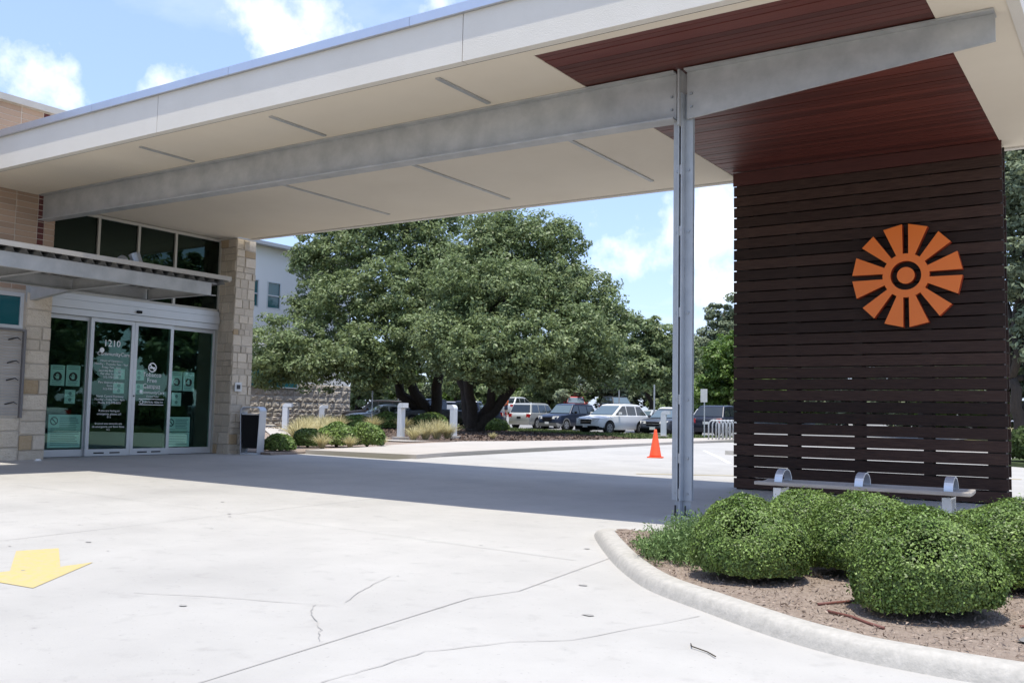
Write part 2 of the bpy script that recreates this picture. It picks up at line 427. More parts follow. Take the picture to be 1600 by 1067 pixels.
# unit block with chamfered front (front at +Z local, spans -.5...5)
def unit_block(name, ch=.06):
    c = .5-ch
    v = [(-.5,-.5,0), (.5,-.5,0), (.5,.5,0), (-.5,.5,0), (-.5,-.5,.8), (.5,-.5,.8), (.5,.5,.8), (-.5,.5,.8), (-c,-c,1), (c,-c,1), (c,c,1), (-c,c,1)]
    f = [(3,2,1,0), (0,1,5,4), (1,2,6,5), (2,3,7,6), (3,0,4,7), (4,5,9,8), (5,6,10,9), (6,7,11,10), (7,4,8,11), (8,9,10,11)]
    me = bpy.data.meshes.new(name); me.from_pydata(v, [], f); me.update(); return me
STONE_ME = {}
for nm, m in (('stone', STONE), ('stone_ochre', STONEY), ('stone_far', STONEF)):
    me = unit_block(nm, .05); me.materials.append(m); STONE_ME[nm] = me
ROCK = []
for k in range(5):      # rock-faced blocks for the far wall
    n = 4; v = []; f = []
    for j in range(n+1):
        for i in range(n+1):
            e = (i in (0, n)) or (j in (0, n))
            v.append((i/n-.5, j/n-.5, .25 if e else random.uniform(.55, 1.3)))
    for j in range(n):
        for i in range(n): f.append((j*(n+1)+i, j*(n+1)+i+1, (j+1)*(n+1)+i+1, (j+1)*(n+1)+i))
    me = bpy.data.meshes.new('stone_rock'); me.from_pydata(v, [], f); me.update(); me.materials.append(STONEF); ROCK.append(me)
BRICK_ME = unit_block('brick', .03); BRICK_ME.materials.append(BRICK)
BURG_ME = unit_block('brick_burgundy', .03); BURG_ME.materials.append(BURG)
def block(name, me, face, loc, w, h, d, parent):
    o = bpy.data.objects.new(name, me); COL.objects.link(o); o.parent = parent
    mm = face @ Matrix.Diagonal((w, h, d, 1)); mm.translation = Vector(loc); o.matrix_local = mm
    return o
def ashlar(parent, face, org, u0, u1, v0, v1, hrange, wrange, d=.05, joint=.012, pick=None, seed=1):
    """courses of stones on a rectangle; org + u*local x + v*local y"""
    rg = random.Random(seed); v = v0
    ux, vy = face.to_3x3() @ Vector((1, 0, 0)), face.to_3x3() @ Vector((0, 1, 0))
    while v < v1-.02:
        h = rg.uniform(*hrange)
        if v1-(v+h) < hrange[0]: h = v1-v
        u = u0
        while u < u1-.02:
            w = rg.uniform(*wrange)
            if u1-(u+w) < wrange[0]*.6: w = u1-u
            c = Vector(org) + ux*(u+w/2) + vy*(v+h/2)
            me = pick(rg) if pick else STONE_ME['stone_ochre' if rg.random() < .035 else 'stone']
            block('stone', me, face, c, w-joint, h-joint, d+rg.uniform(-.012, .012), parent)
            u += w
        v += h

# ------------------------------------------------------------------ GROUND
def ground():
    xs = sorted(set([-16.0, -6.0] + [x for x in range(-150, 141, 4)] + [-1200, -700, -400, -250, 250, 500, 1200]))
    ys = sorted(set([y for y in range(-60, 181, 4)] + [-1000, -400, -150, 250, 400, 700, 1500]))
    v = [(x, y, gz(x, y)-.03 if (x < -140 or y > 170 or x > 130 or y < -50) else gz(x, y)-.03) for y in ys for x in xs]
    nx = len(xs); f = [(j*nx+i, j*nx+i+1, (j+1)*nx+i+1, (j+1)*nx+i) for j in range(len(ys)-1) for i in range(nx-1)]
    me = bpy.data.meshes.new('ground'); me.from_pydata(v, [], f); me.update()
    link('ground', me, FIELD, kind='structure')
ground()
sheet('driveway', [(-16.2, -40), (60, -40), (60, 38), (-14.7, 38), (-14.7, 33), (-13, 15), (-17.2, 15), (-17.2, 8), (-16.2, 8)], 0, CONC, 5)
sheet('parking_lot', [(-14.6, 46.6), (-24, 46), (-36, 53.6), (-46, 58), (-60, 51), (-75, 58), (-90, 95), (-55, 110), (-10, 85), (-10, 46.6)], .012, ASPH, 4)
sheet('street', [(-14.6, 38), (60, 38), (60, 46), (-10, 46)], .004, WALK, 5)
# joints, cracks and stains in the driveway
jb = MB()
for pts in ([(-2.6, 1.6), (-2.92, 2.32), (-3.11, 4.25), (-3.02, 4.6), (-3.4, 7.4), (-4.9, 11.05), (-7.3, 17)],
            [(-6.85, 1.6), (-7.06, 3.77), (-7.30, 6.15)], [(-11.5, 6.3), (-7.3, 6.15), (-3.35, 5.82)],
            [(-7.3, 6.15), (-7.7, 11.2)], [(-6.73, 11.15), (-16.2, 11.5)], [(-1.0, 11.2), (-6.73, 11.15)],
            [(-3.5, 7.9), (-3.4, 11.1)], [(-12.3, 9.8), (-16.2, 9.9)], [(-9, 21), (-2, 19)], [(-13.3, 21), (-9, 21), (-8, 30)]):
    ribbon(jb, pts, .0055, .004)
jb.build('pavement_joint', JOINT, kind='structure')
cb = MB()
for pts in ([(-3.63, 3.59), (-3.47, 3.42), (-3.19, 3.2), (-3.04, 3.05)], [(-2.57, 2.6), (-2.56, 2.85), (-2.56, 3.19), (-2.37, 3.56), (-2.17, 3.77), (-1.93, 4.62)],
            [(-3.56, 3.75), (-3.74, 4.09), (-3.9, 4.5)], [(-4.6, 3.2), (-4.2, 3.4), (-3.63, 3.59)]):
    ribbon(cb, wobble(pts, .008), .0042, .0045)
for i in range(34):
    x, y = random.uniform(-9, -1.6), random.uniform(2.6, 11); r = random.uniform(.006, .022)
    cb.add([(x+r*1.5*math.cos(a)*random.uniform(.7, 1.2), y+r*math.sin(a)*random.uniform(.7, 1.2), gz(x, y)+.0045) for a in [k*math.pi/3.5 for k in range(7)]], [tuple(range(7))])
cb.build('pavement_crack', JOINT, kind='structure')
# painted arrow
am = bpy.data.meshes.new('painted_arrow')
ap = [(-6.51, 3.59), (-6.43, 3.85), (-5.70, 3.43), (-5.71, 3.66), (-5.14, 2.94), (-5.80, 2.89), (-5.77, 3.15)]
am.from_pydata([(x, y, gz(x, y)+.003) for x, y in ap], [], [(0, 6, 2, 1), (6, 5, 4, 3, 2)]); am.update()
link('painted_arrow', am, YEL, kind='structure')
pb = MB(); ribbon(pb, [(-7.6, 15.3), (-6.2, 16.4), (-2, 20)], .1, .005); pb.build('yellow_line', YEL, kind='structure')
pb = MB(); ribbon(pb, [(-11.42, 27.64), (-9.3, 23.5), (-7.93, 20.69)], .1, .005); pb.build('white_line', WHT, kind='structure')

# far raised walk and planted beds
sheet('sidewalk', [(-12.9, 15.6), (-13.25, 17.1), (-13.45, 18.6), (-13.9, 22.3), (-14.05, 26.1), (-14.6, 32.8), (-14.9, 39.5), (-15, 46.6), (-16.2, 46.6), (-17.3, 36), (-17.2, 31),
                   (-17.6, 26.3), (-18.2, 24.4), (-16.9, 19.2), (-16.2, 17.9), (-15.6, 15)], .09, WALK, 5, skirt=.12)
sheet('grass_strip', [(-17.2, 35.5), (-16.2, 46.4), (-24, 46), (-36, 53.4), (-47, 57.6), (-45, 53), (-30, 44.3), (-22, 40)], .06, GRASSM, 5, skirt=.1)
sheet('mulch_bed', [(-18.3, 24.3), (-17.6, 26.4), (-17.2, 31), (-17.3, 35.4), (-22, 40), (-30, 44.3), (-45, 53), (-47, 57), (-60, 51), (-47, 49.5), (-47, 38), (-28, 25.5), (-24, 22.2)], .07, MULCH, 5, skirt=.1)
sheet('shrub_bed', [(-15.5, 13.9), (-15.6, 15), (-16.2, 17.9), (-16.9, 19.2), (-18.3, 24.3), (-24, 22.2), (-28, 25.4), (-47, 37.8), (-47, 30), (-17.6, 14.1)], .05, SOIL, 5, skirt=.1)
sheet('path', [(-19, 22.5), (-18.9, 23.6), (-24, 22.9), (-46.9, 42.2), (-46.9, 41), (-24, 21.6)], .085, WALK, 5)

# ------------------------------------------------------------------ near planter: kerb, mulch, chips
KP = [(-4.13, 7.62), (-4.02, 7.28), (-3.83, 6.95), (-3.45, 6.38), (-2.98, 5.72), (-2.48, 5.13), (-1.97, 4.74), (-1.52, 4.42), (-1.2, 4.25), (-.94, 4.17), (-.44, 4.12), (.4, 4.15), (3, 4.6)]
def spline(P, n=5):
    o = []
    for i in range(len(P)-1):
        p0, p1, p2, p3 = (Vector((*P[max(0, min(len(P)-1, k))], 0)) for k in (i-1, i, i+1, i+2))
        for j in range(n):
            t = j/n; o.append(.5*((2*p1)+(p2-p0)*t+(2*p0-5*p1+4*p2-p3)*t*t+(3*p1-p0-3*p2+p3)*t**3))
    return o+[Vector((*P[-1], 0))]
kp = spline(KP); prof = [(0, -.02), (.022, .03), (.036, .060), (.06, .074), (.085, .078), (.155, .078), (.17, .07), (.175, .0)]
kv, kf = [], []; dist = 0
for i, p in enumerate(kp):
    t = (kp[min(i+1, len(kp)-1)]-kp[max(i-1, 0)]).normalized(); nrm = Vector((-t.y, t.x, 0))
    if i: dist += (p-kp[i-1]).length
    k = .12 + .88*smooth01(0, .9, dist)
    for u, z in prof: kv.append((p.x+nrm.x*u, p.y+nrm.y*u, z*k if z > 0 else z))
m_ = len(prof)
for i in range(len(kp)-1):
    for j in range(m_-1): kf.append((i*m_+j, (i+1)*m_+j, (i+1)*m_+j+1, i*m_+j+1))
km = bpy.data.meshes.new('kerb'); km.from_pydata(kv, [], kf); km.update()
for p in km.polygons: p.use_smooth = True
link('kerb', km, KERB, kind='structure')
inner = []
for i, p in enumerate(kp):
    t = (kp[min(i+1, len(kp)-1)]-kp[max(i-1, 0)]).normalized()
    inner.append((p.x - t.y*.165, p.y + t.x*.165))
def inpoly(x, y, poly):
    c = False; j = len(poly)-1
    for i in range(len(poly)):
        if (poly[i][1] > y) != (poly[j][1] > y) and x < (poly[j][0]-poly[i][0])*(y-poly[i][1])/(poly[j][1]-poly[i][1])+poly[i][0]: c = not c
        j = i
    return c
BED = [q for q in inner if q[1] < 7.66] + [(3, 7.72), (-3.9, 7.66)]
def bedz(x, y): return .012+.058*(1-smooth01(6.7, 7.66, y))*smooth01(0, .8, 7.7-y if y > 7 else 1)
bm = bmesh.new(); bm.faces.new([bm.verts.new((x, y, 0)) for x, y in BED])
for ax, a, b, n in ((0, -4, 3, 40), (1, 4.2, 7.7, 24)):
    for i in range(1, n):
        co = Vector((0,0,0)); co[ax] = a+(b-a)*i/n; no = Vector((0,0,0)); no[ax] = 1
        bmesh.ops.bisect_plane(bm, geom=bm.verts[:]+bm.edges[:]+bm.faces[:], plane_co=co, plane_no=no)
for v in bm.verts: v.co.z = bedz(v.co.x, v.co.y) + random.uniform(-.006, .006)
bmesh.ops.recalc_face_normals(bm, faces=bm.faces)
if sum(f.normal.z for f in bm.faces) < 0: bmesh.ops.reverse_faces(bm, faces=bm.faces)
me = bpy.data.meshes.new('planter_soil'); bm.to_mesh(me); bm.free(); link('planter_soil', me, SOIL, kind='structure')
pts = []
while len(pts) < 14000:
    x, y = random.uniform(-3.8, .6), random.uniform(4.2, 7.65)
    if inpoly(x, y, BED): pts.append((x, y, bedz(x, y)+random.uniform(.004, .014)))
cm = leaf_mesh('mulch_chips', np.array(pts), .02, None, .7, .3, up=1.6)
link('mulch_chips', cm, CHIP, kind='stuff', label='loose brown mulch chips scattered over the planter soil', cat='mulch')
pts = []
while len(pts) < 9000:
    x, y = random.uniform(-40, -17), random.uniform(24, 50)
    if inpoly(x, y, [(-18.3, 24.3), (-17.6, 26.4), (-17.2, 31), (-17.3, 35.4), (-22, 40), (-30, 44.3), (-40, 50), (-40, 34)]): pts.append((x, y, gz(x, y)+.07+random.uniform(.0, .03)))
link('leaf_litter', leaf_mesh('leaf_litter', np.array(pts), .11, None, .6, .5, up=1.6), mat('leaf_litter_brown', (.06, .04, .03), (.16, .11, .08), scale=2, rough=.95, island=.5), kind='stuff', label='brown leaf litter under the oak trees', cat='leaf litter')
gp = []
while len(gp) < 14000:
    x, y = random.uniform(-47, -16), random.uniform(35, 58)
    if inpoly(x, y, [(-17.2, 35.5), (-16.2, 46.4), (-24, 46), (-36, 53.4), (-47, 57.6), (-45, 53), (-30, 44.3), (-22, 40)]): gp.append((x, y, gz(x, y)+.09))
link('lawn_grass', leaf_mesh('lawn_grass', np.array(gp), .16, None, .5, .35, up=0), mat('lawn_blade', (.07, .11, .025), (.13, .16, .05), scale=1.5, rough=.7, island=.4, transl=.2), kind='stuff', label='short green lawn grass in front of the parked cars', cat='grass')

# ------------------------------------------------------------------ ENTRANCE CANOPY
SZ = lambda dz: (lambda x: 4.632-.007*x+dz)
CX0, CX1, CY0, CY1 = -16.28, -.82, 7.62, 13.87
WX0, WX1, WY0, WY1 = -5.12, -1.50, 7.89, 13.47
can = thing('entrance_canopy', 'long cream drive-through canopy with red wood soffit panel over the pavement', 'canopy', (-8, 10.7, 0))
O = Vector((-8, 10.7, 0))
def cadd(mb, name, m, parent=None, **kw):
    mb.v = [tuple(Vector(p)-O) for p in mb.v]; return mb.build(name, m, parent or can, **kw)
mb = MB()
for x0, x1, y0, y1 in ((CX0, WX0, CY0+.03, CY1-.03), (WX1, CX1-.03, CY0+.03, CY1-.03), (WX0, WX1, CY0+.03, WY0), (WX0, WX1, WY1, CY1-.03), (-16.95, CX0, 9.38, 13.50)):
    mb.sbox(x0, x1, y0, y1, SZ(0), SZ(.06))
cadd(mb, 'soffit', STUCCO)
# fascia panels with open joints between them
fx = [CX0, -13.6, -10.96, -8.4, -5.83, -3.3, CX1]
for a, b in ((CX0, -10.965), (-10.955, -5.835), (-5.825, CX1)):
    cadd(MB().sbox(a, b, CY0, CY0+.10, SZ(-.012), SZ(.50)), 'fascia_panel', FASC)
cadd(MB().sbox(CX0, CX1, CY1-.10, CY1, SZ(-.012), SZ(.50)), 'fascia_panel', FASC)
cadd(MB().sbox(CX1-.10, CX1, CY0+.101, CY1-.101, SZ(-.012), SZ(.50)), 'fascia_panel', FASC)
cadd(MB().sbox(CX0, CX1-.11, CY0+.11, CY1-.11, SZ(.42), SZ(.49)), 'roof_deck', FASC)
for a, b in ((CX0, -12.44), (-12.435, -9.49), (-9.485, -6.53), (-6.525, -3.5), (-3.495, CX1)):
    cadd(MB().sbox(a, b, CY0-.045, CY0+.16, SZ(.502), SZ(.606)), 'coping', COPING)
cadd(MB().sbox(CX0, CX1, CY1-.16, CY1+.045, SZ(.502), SZ(.606)), 'coping', COPING)
cadd(MB().sbox(CX1-.16, CX1+.045, CY0+.161, CY1-.161, SZ(.503), SZ(.607)), 'coping', COPING)
# red cedar planks: one every 10 cm
ny = 54; pw = (WY1-WY0)/ny
for i in range(ny):
    y0 = WY0+i*pw
    mb = MB(); zz = random.uniform(-.003, .003)
    mb.sbox(WX0+.004, WX1-.004, y0+.004, y0+pw-.004, SZ(.006+zz), SZ(.03)); cadd(mb, 'plank', PLANK)
cadd(MB().sbox(WX0, WX1, WY0, WY1, SZ(.031), SZ(.06)), 'soffit_backing', POSTW)
for y in (CY0+.13, CY1-.13):
    cadd(MB().sbox(-16.2, CX1-.12, y-.003, y+.003, SZ(-.0015), SZ(.0)), 'drip_groove', DARKST)
# slim linear lights on the soffit
for x, y0, y1 in ((-11.8, 7.95, 8.86), (-9.06, 7.91, 8.86), (-6.37, 7.89, 8.86), (-11.7, 9.3, 13.16), (-8.98, 9.3, 13.14), (-6.3, 9.3, 13.16)):
    cadd(MB().sbox(x-.030, x+.030, y0, y1, SZ(-.018), SZ(.0)), 'soffit_light', GALV)
# galvanised I beam, haunched cantilever to the right of the column
BY = 9.06
def beam(x0, x1, d0, d1, top=-.004, fl=True):
    mb = MB(); zt0, zt1 = SZ(top)(x0), SZ(top)(x1)
    def seg(y0, y1, a0, b0, a1, b1): mb.hexa([(x0,y0,a0),(x1,y0,a1),(x1,y1,a1),(x0,y1,a0),(x0,y0,b0),(x1,y0,b1),(x1,y1,b1),(x0,y1,b0)])
    seg(BY-.008, BY+.008, zt0-d0+.018, zt0-.018, zt1-d1+.018, zt1-.018)
    seg(BY-.10, BY+.10, zt0-.017, zt0, zt1-.017, zt1)
    if fl: seg(BY-.10, BY+.10, zt0-d0, zt0-d0+.017, zt1-d1, zt1-d1+.017)
    else: seg(BY-.012, BY+.012, zt0-d0, zt0-d0+.017, zt1-d1, zt1-d1+.017)
    return mb
cadd(beam(-16.2, -4.06, .46, .52), 'steel_beam', GALV)
cadd(beam(-3.94, -1.03, .52, .27, fl=False), 'cantilever_beam', GALV)
mb = MB(); mb.box(-4.01, -3.99, BY-.10, BY+.10, 4.06, SZ(-.006)(-4)); cadd(mb, 'stiffener_plate', GALV)
for dx in (-.11, .11):
    for dz in (-.10, -.24): cadd(MB().tube([(-4+dx, BY-.030, 4.5+dz), (-4+dx, BY-.008, 4.5+dz)], .014, 6), 'bolt', BOLT)

# ------------------------------------------------------------------ STEEL COLUMN
colm = thing('steel_column', 'galvanised four-angle steel column standing between pavement and canopy beam', 'column', (-4, BY+.06, 0))
O2 = Vector((-4, BY+.06, 0))
def L_angle(sx, sy, z0, z1, leg=.098, t=.012, gap=.011):
    mb = MB()
    mb.box(sx*gap, sx*(gap+t), sy*gap, sy*(gap+leg), z0, z1)
    mb.box(sx*(gap+t), sx*(gap+leg), sy*gap, sy*(gap+t), z0, z1)
    return mb
for sx in (-1, 1):
    for s_ in (-1, 1):
        L_angle(sx, s_, .17, 4.42 if sx > 0 else 4.40).build('angle_bar', GALVC, colm)
mb = MB(); mb.box(-.085, .085, -.007, .007, .012, .30); mb.box(-.007, .007, -.085, -.0075, .0125, .30); mb.box(-.007, .007, .0075, .085, .0125, .30)
mb.build('base_stub', GALVC, colm)
MB().box(-.14, .14, -.14, .14, .0, .013).build('base_plate', GALV, colm, bevel=.003)
for sx in (-1, 1):
    for s_ in (-1, 1):
        MB().tube([(sx*.055, s_*.055, .013), (sx*.055, s_*.055, .12)], .009, 6).add([], []).build('anchor_bolt', DARKST, colm)
        MB().tube([(sx*.055, s_*.055, .013), (sx*.055, s_*.055, .03)], .018, 6).build('anchor_nut', DARKST, colm)
for z in (.24, .60, 1.20, 2.1, 2.95, 3.6, 4.15, 4.32):
    mb = MB(); mb.box(-.009, .009, -.10, .10, z-.05, z+.05); mb.build('spacer_plate', GALV, colm) if z < 4 else None
    for sx in (-1, 1):
        MB().tube([(sx*.065, -.038, z), (sx*.065, -.022, z)], .013, 6).build('bolt', BOLT, colm)

# ------------------------------------------------------------------ WOOD SCREEN
SX0, SX1, SYF = -5.055, -1.475, 13.35
scr = thing('slatted_wood_screen', 'tall dark brown slatted timber screen wall under the canopy end', 'screen', (SX0, SYF, 0))
def sadd(mb, name, m, parent=None, **kw):
    mb.v = [tuple(Vector(p)-Vector((SX0, SYF, 0))) for p in mb.v]; return mb.build(name, m, parent or scr, **kw)
NS = 28; PITCHZ = .1592
for i in range(NS):
    z0 = .02 + i*PITCHZ
    for lay, (ya, yb) in enumerate(((SYF, SYF+.035), (SYF+.265, SYF+.30))):
        dz = 0.0; e = random.uniform(-.006, .006); j = random.uniform(-.002, .002)
        mb = MB().box(SX0+e*.3, SX1+e, ya+j, yb+j, z0+dz, z0+dz+.140)
        sadd(mb, 'slat', SLAT)
for x0, x1 in ((SX0+.03, -4.84), (-4.27, -4.14), (-3.35, -3.24), (-2.47, -2.36), (-1.71, SX1-.03)):
    sadd(MB().box(x0, x1, SYF+.037, SYF+.263, .0, 4.62), 'post', POSTW)
sadd(MB().box(SX0+.002, SX1-.002, SYF+.265, SYF+.298, 4.47, 4.62), 'rear_board', POSTW)
sadd(MB().hexa([(SX0, SYF-.03, 4.465), (SX1, SYF-.03, 4.465), (SX1, SYF+.002, 4.465), (SX0, SYF+.002, 4.465),
                (SX0, SYF-.03, 4.66), (SX1, SYF-.03, 4.64), (SX1, SYF+.002, 4.64), (SX0, SYF+.002, 4.66)]), 'header_board', PLANK)
# sun emblem, standing off the slats
EC = Vector((-2.63, SYF-.13, 2.955))
emb = thing('sun_emblem', 'orange sun shaped metal emblem with twelve rays on the dark slats', 'emblem', EC)
emb.scale = (.965, 1, .965)
def ring_prism(r0, r1, t, seg=40):
    mb = MB(); v = []; f = []
    for r, y in ((r0, 0), (r1, 0), (r1, t), (r0, t)):
        v += [(r*math.cos(2*math.pi*k/seg), y, r*math.sin(2*math.pi*k/seg)) for k in range(seg)]
    for q in range(4):
        for k in range(seg): f.append((q*seg+k, q*seg+(k+1) % seg, ((q+1) % 4)*seg+(k+1) % seg, ((q+1) % 4)*seg+k))
    return mb.add(v, f)
def two_tone(o):
    o.data.materials.append(ORED)
    for p in o.data.polygons:
        if abs(p.normal.y) < .5: p.material_index = 1
    return o
two_tone(ring_prism(.20, .305, .11).build('ring', ORANGE, emb))
two_tone(MB().tube([(0, 0, 0), (0, .11, 0)], .115, 32).build('centre_disc', ORANGE, emb))
for k in range(12):
    q, s_ = divmod(k, 3)
    A = R(q*90); lo, hi = R(30*s_), R(30*s_+30)
    ga = (.036, .040) if s_ == 0 else (.034, .078)      # half gap at the ring and at the rim
    gb = (.036, .040) if s_ == 2 else (.034, .078)
    def edge(r, ang, g, sgn):
        b = math.asin(g/r); return (r*math.cos(ang+sgn*b), r*math.sin(ang+sgn*b))
    poly = [edge(.300, lo, ga[0], 1), edge(.715, lo, ga[1], 1), edge(.715, hi, gb[1], -1), edge(.300, hi, gb[0], -1)]
    poly = [(x*math.cos(A)-z*math.sin(A), 0, x*math.sin(A)+z*math.cos(A)) for x, z in poly]
    two_tone(MB().prism(poly, (0, .001, 0), (0, .111, 0)).build('ray', ORANGE, emb))
for a in range(0, 360, 60):
    MB().tube([(.25*math.cos(R(a)), .11, .25*math.sin(R(a))), (.25*math.cos(R(a)), .132, .25*math.sin(R(a)))], .012, 8).build('standoff', BOLT, emb)
MB().tube([(0, .11, 0), (0, .132, 0)], .012, 8).build('standoff', BOLT, emb)

# ------------------------------------------------------------------ BENCH
BX0, BX1, BYc = -3.04, -1.24, 8.74
ben = thing('bench', 'grey wood slat bench with three steel arch armrests before the screen', 'bench', ((BX0+BX1)/2, BYc, 0))
L2 = (BX1-BX0)/2
for y, z, tilt in ((-.15, .412, .0), (-.05, .404, .0), (.05, .404, .004), (.15, .410, .010)):
    MB().hexa([(-L2, y-.048, z), (L2, y-.048, z), (L2, y+.048, z+tilt), (-L2, y+.048, z+tilt), (-L2, y-.048, z+.032), (L2, y-.048, z+.032), (L2, y+.048, z+.032+tilt), (-L2, y+.048, z+.032+tilt)]).build('seat_slat', WOODG, ben, bevel=.006)
for x in (-2.83, -2.12, -1.40):
    xx = x-(BX0+BX1)/2
    pts = [(-.15*math.cos(a), .435+.125*math.sin(a)) for a in [math.pi*k/14 for k in range(15)]]
    v, f = [], []
    for i, (y, z) in enumerate(pts):
        a = math.pi*i/14
        for rr_, dx in ((1, -.035), (1, .035), (.91, .035), (.91, -.035)): v.append((xx+dx, y*rr_, .435+(z-.435)*rr_))
    for i in range(14):
        for q in range(4): f.append((i*4+q, i*4+(q+1) % 4, i*4+4+(q+1) % 4, i*4+4+q))
    f += [(0, 1, 2, 3), (56, 57, 58, 59)]
    MB().add(v, f).build('arch_armrest', BENCHM, ben)
for xx in (-.71, .72):
    mb = MB(); mb.box(xx-.035, xx+.035, -.12, -.108, 0, .388); mb.box(xx-.035, xx+.035, .108, .12, 0, .388); mb.box(xx-.035, xx+.035, -.107, .107, .375, .386); mb.build('leg', BENCHM, ben)

# ------------------------------------------------------------------ CLINIC BUILDING (entrance wall)
clin = thing('clinic_building', 'tan brick and limestone clinic building with glazed sliding entrance', 'building', (-16.3, 9.37, 0))
OB = Vector((-16.3, 9.37, 0))
def badd(mb, name, m, parent=None, **kw):
    mb.v = [tuple(Vector(p)-OB) for p in mb.v]; return mb.build(name, m, parent or clin, **kw)
def bl(p): return Vector(p)-OB
bw = badd(MB().box(-16.9, -16.308, -20, 9.34, 3.02, 6.26), 'brick_wall', MORT)
ncr = 31; ch = (6.25-3.03)/ncr
for k in range(ncr):
    zc_ = 3.03+ch*(k+.5)
    cells = []
    y = 9.355; cells.append((y-.10, y, 0)); y -= .10
    cells.append((y-.105, y, 0)); y -= .105
    cells.append((y-.125, y, 1)); y -= .125
    while y > 6.6: cells.append((y-.395, y, 0)); y -= .395
    for a, b, red in cells:
        if b-a < .11 and not red:
            if a > 9.2: continue
            a, b = 9.15, 9.355
        o = block('brick', BURG_ME if red else BRICK_ME, FACE_X, bl((-16.34, (a+b)/2, zc_)), b-a-.011, ch-.011, .04, bw)
    # the wall runs on to the left of the frame: joined courses
far = MB()
for k in range(ncr):
    zc_ = 3.03+ch*(k+.5); y = 6.57
    while y > -8: far.box(-16.345, -16.3, y-.384, y, zc_-ch/2+.005, zc_+ch/2-.005); y -= .395
badd(far, 'brick_courses', BRICK, bw, kind='stuff')
badd(MB().box(-16.95, -16.22, -20, 16, 6.26, 6.375), 'roof_coping', TRIM)
badd(MB().box(-16.9, -16.42, 9.36, 16, 5.4, 6.26), 'upper_wall', MORT)
badd(MB().box(-26, -16.9, -20, 16, 5.9, 6.1), 'flat_roof', FASC)
# limestone base with window and slatted panel
sw = badd(MB().box(-16.9, -16.282, -20, 9.355, 0, 3.015), 'stone_wall', MORT)
ashlar(sw, FACE_X, bl((-16.32, 0, 0)), 8.90, 9.37, .03, 3.0, (.17, .32), (.22, .47), d=.055, seed=3)
ashlar(sw, FACE_X, bl((-16.32, 0, 0)), 7.3, 8.90, .03, .80, (.18, .30), (.3, .6), d=.055, seed=5)
badd(MB().box(-16.33, -16.28, -8, 7.29, .03, .80), 'stone_course', STONE, sw, kind='stuff')
wf = MB(); wf.box(-16.30, -16.25, 8.78, 8.84, 2.34, 2.97); wf.box(-16.32, -16.25, 6.4, 8.78, 2.90, 2.97); wf.box(-16.32, -16.25, 6.4, 8.78, 2.34, 2.40)
wfo = badd(wf, 'window', ALU)
badd(MB().box(-16.281, -16.274, 6.4, 8.78, 2.401, 2.899), 'window_pane', GLASST, wfo)
pf = MB(); pf.box(-16.32, -16.21, 8.86, 8.90, .80, 2.33); pf.box(-16.32, -16.21, 6.4, 8.86, 2.30, 2.33)
pfo = badd(pf, 'slatted_panel', mat('panel_bronze', (.20, .19, .19), None, rough=.5, metal=.4))
z = .84
PANM = mat('panel_slat', (.40, .37, .34), (.47, .44, .41), scale=5, rough=.7, rnd=.12)
while z < 2.28:
    badd(MB().box(-16.31, -16.265, 6.4, 8.855, z, z+.036), 'panel_slat', PANM, pfo); z += .05
for z_ in (2.16, 1.76, 1.46, 1.05):
    mb = MB(); mb.tube([(-16.27, 8.62, z_-.02), (-16.20, 8.66, z_), (-16.17, 8.72, z_+.02), (-16.18, 8.78, z_-.015)], [.012, .014, .011, .006], 6); badd(mb, 'bracket', DARKST, pfo)
# pier beside the doors
pier = badd(MB().box(-17.5, -16.366, 13.504, 14.03, 0, SZ(-.002)(-16.4)), 'stone_pier', MORT)
ashlar(pier, FACE_X, bl((-16.40, 0, 0)), 13.49, 14.04, .02, 4.72, (.11, .25), (.13, .30), d=.05, seed=21)
ashlar(pier, FACE_NY, bl((0, 13.53, 0)), -16.93, -16.36, .02, 4.72, (.12, .26), (.16, .36), d=.045, seed=22)
rd = badd(MB().box(-16.35, -16.315, 13.57, 13.75, 1.41, 1.60), 'card_reader', ALU, pier, bevel=.004)
badd(MB().box(-16.314, -16.30, 13.62, 13.70, 1.46, 1.55), 'reader_button', DARKST, pier)
# storefront
GX = -16.9
ef = MB()
ef.box(GX-.06, GX+.05, 9.37, 13.52, 3.14, 3.19)
ef.box(GX-.06, GX+.05, 13.46, 13.52, .0, 4.68); ef.box(GX-.06, GX+.05, 9.37, 13.46, 4.68, 4.735)
for y in (10.57, 11.45, 12.33): ef.box(GX-.06, GX+.045, y-.025, y+.025, 3.19, 4.68)
efo = badd(ef, 'clerestory_window', ALUW)
for a, b in ((9.37, 10.545), (10.595, 11.425), (11.475, 12.305), (12.355, 13.46)):
    badd(MB().box(GX-.012, GX, a, b, 3.191, 4.679), 'glass_pane', GLASSD, efo)
hd = badd(MB().box(GX-.05, GX+.10, 9.37, 13.455, 2.74, 2.86).box(GX-.05, GX+.13, 9.37, 13.455, 2.865, 3.02).box(GX-.05, GX+.11, 9.37, 13.455, 3.025, 3.135), 'door_header', ALU)
sn = badd(MB().box(GX+.13, GX+.17, 11.40, 11.52, 2.90, 2.955), 'motion_sensor', BLK, hd, bevel=.012)
def leaf(name, y0, y1, x, z0=.075, z1=2.735, st=.07, bot=.13, tm=GLASS):
    f = MB(); f.box(x-.022, x+.022, y0, y0+st, z0, z1); f.box(x-.022, x+.022, y1-st, y1, z0, z1)
    f.box(x-.022, x+.022, y0+st, y1-st, z0, z0+bot); f.box(x-.022, x+.022, y0+st, y1-st, z1-.075, z1)
    o = badd(f, name, ALU)
    badd(MB().box(x-.006, x+.004, y0+st, y1-st, z0+bot, z1-.075), 'glass_pane', tm, o)
    return o
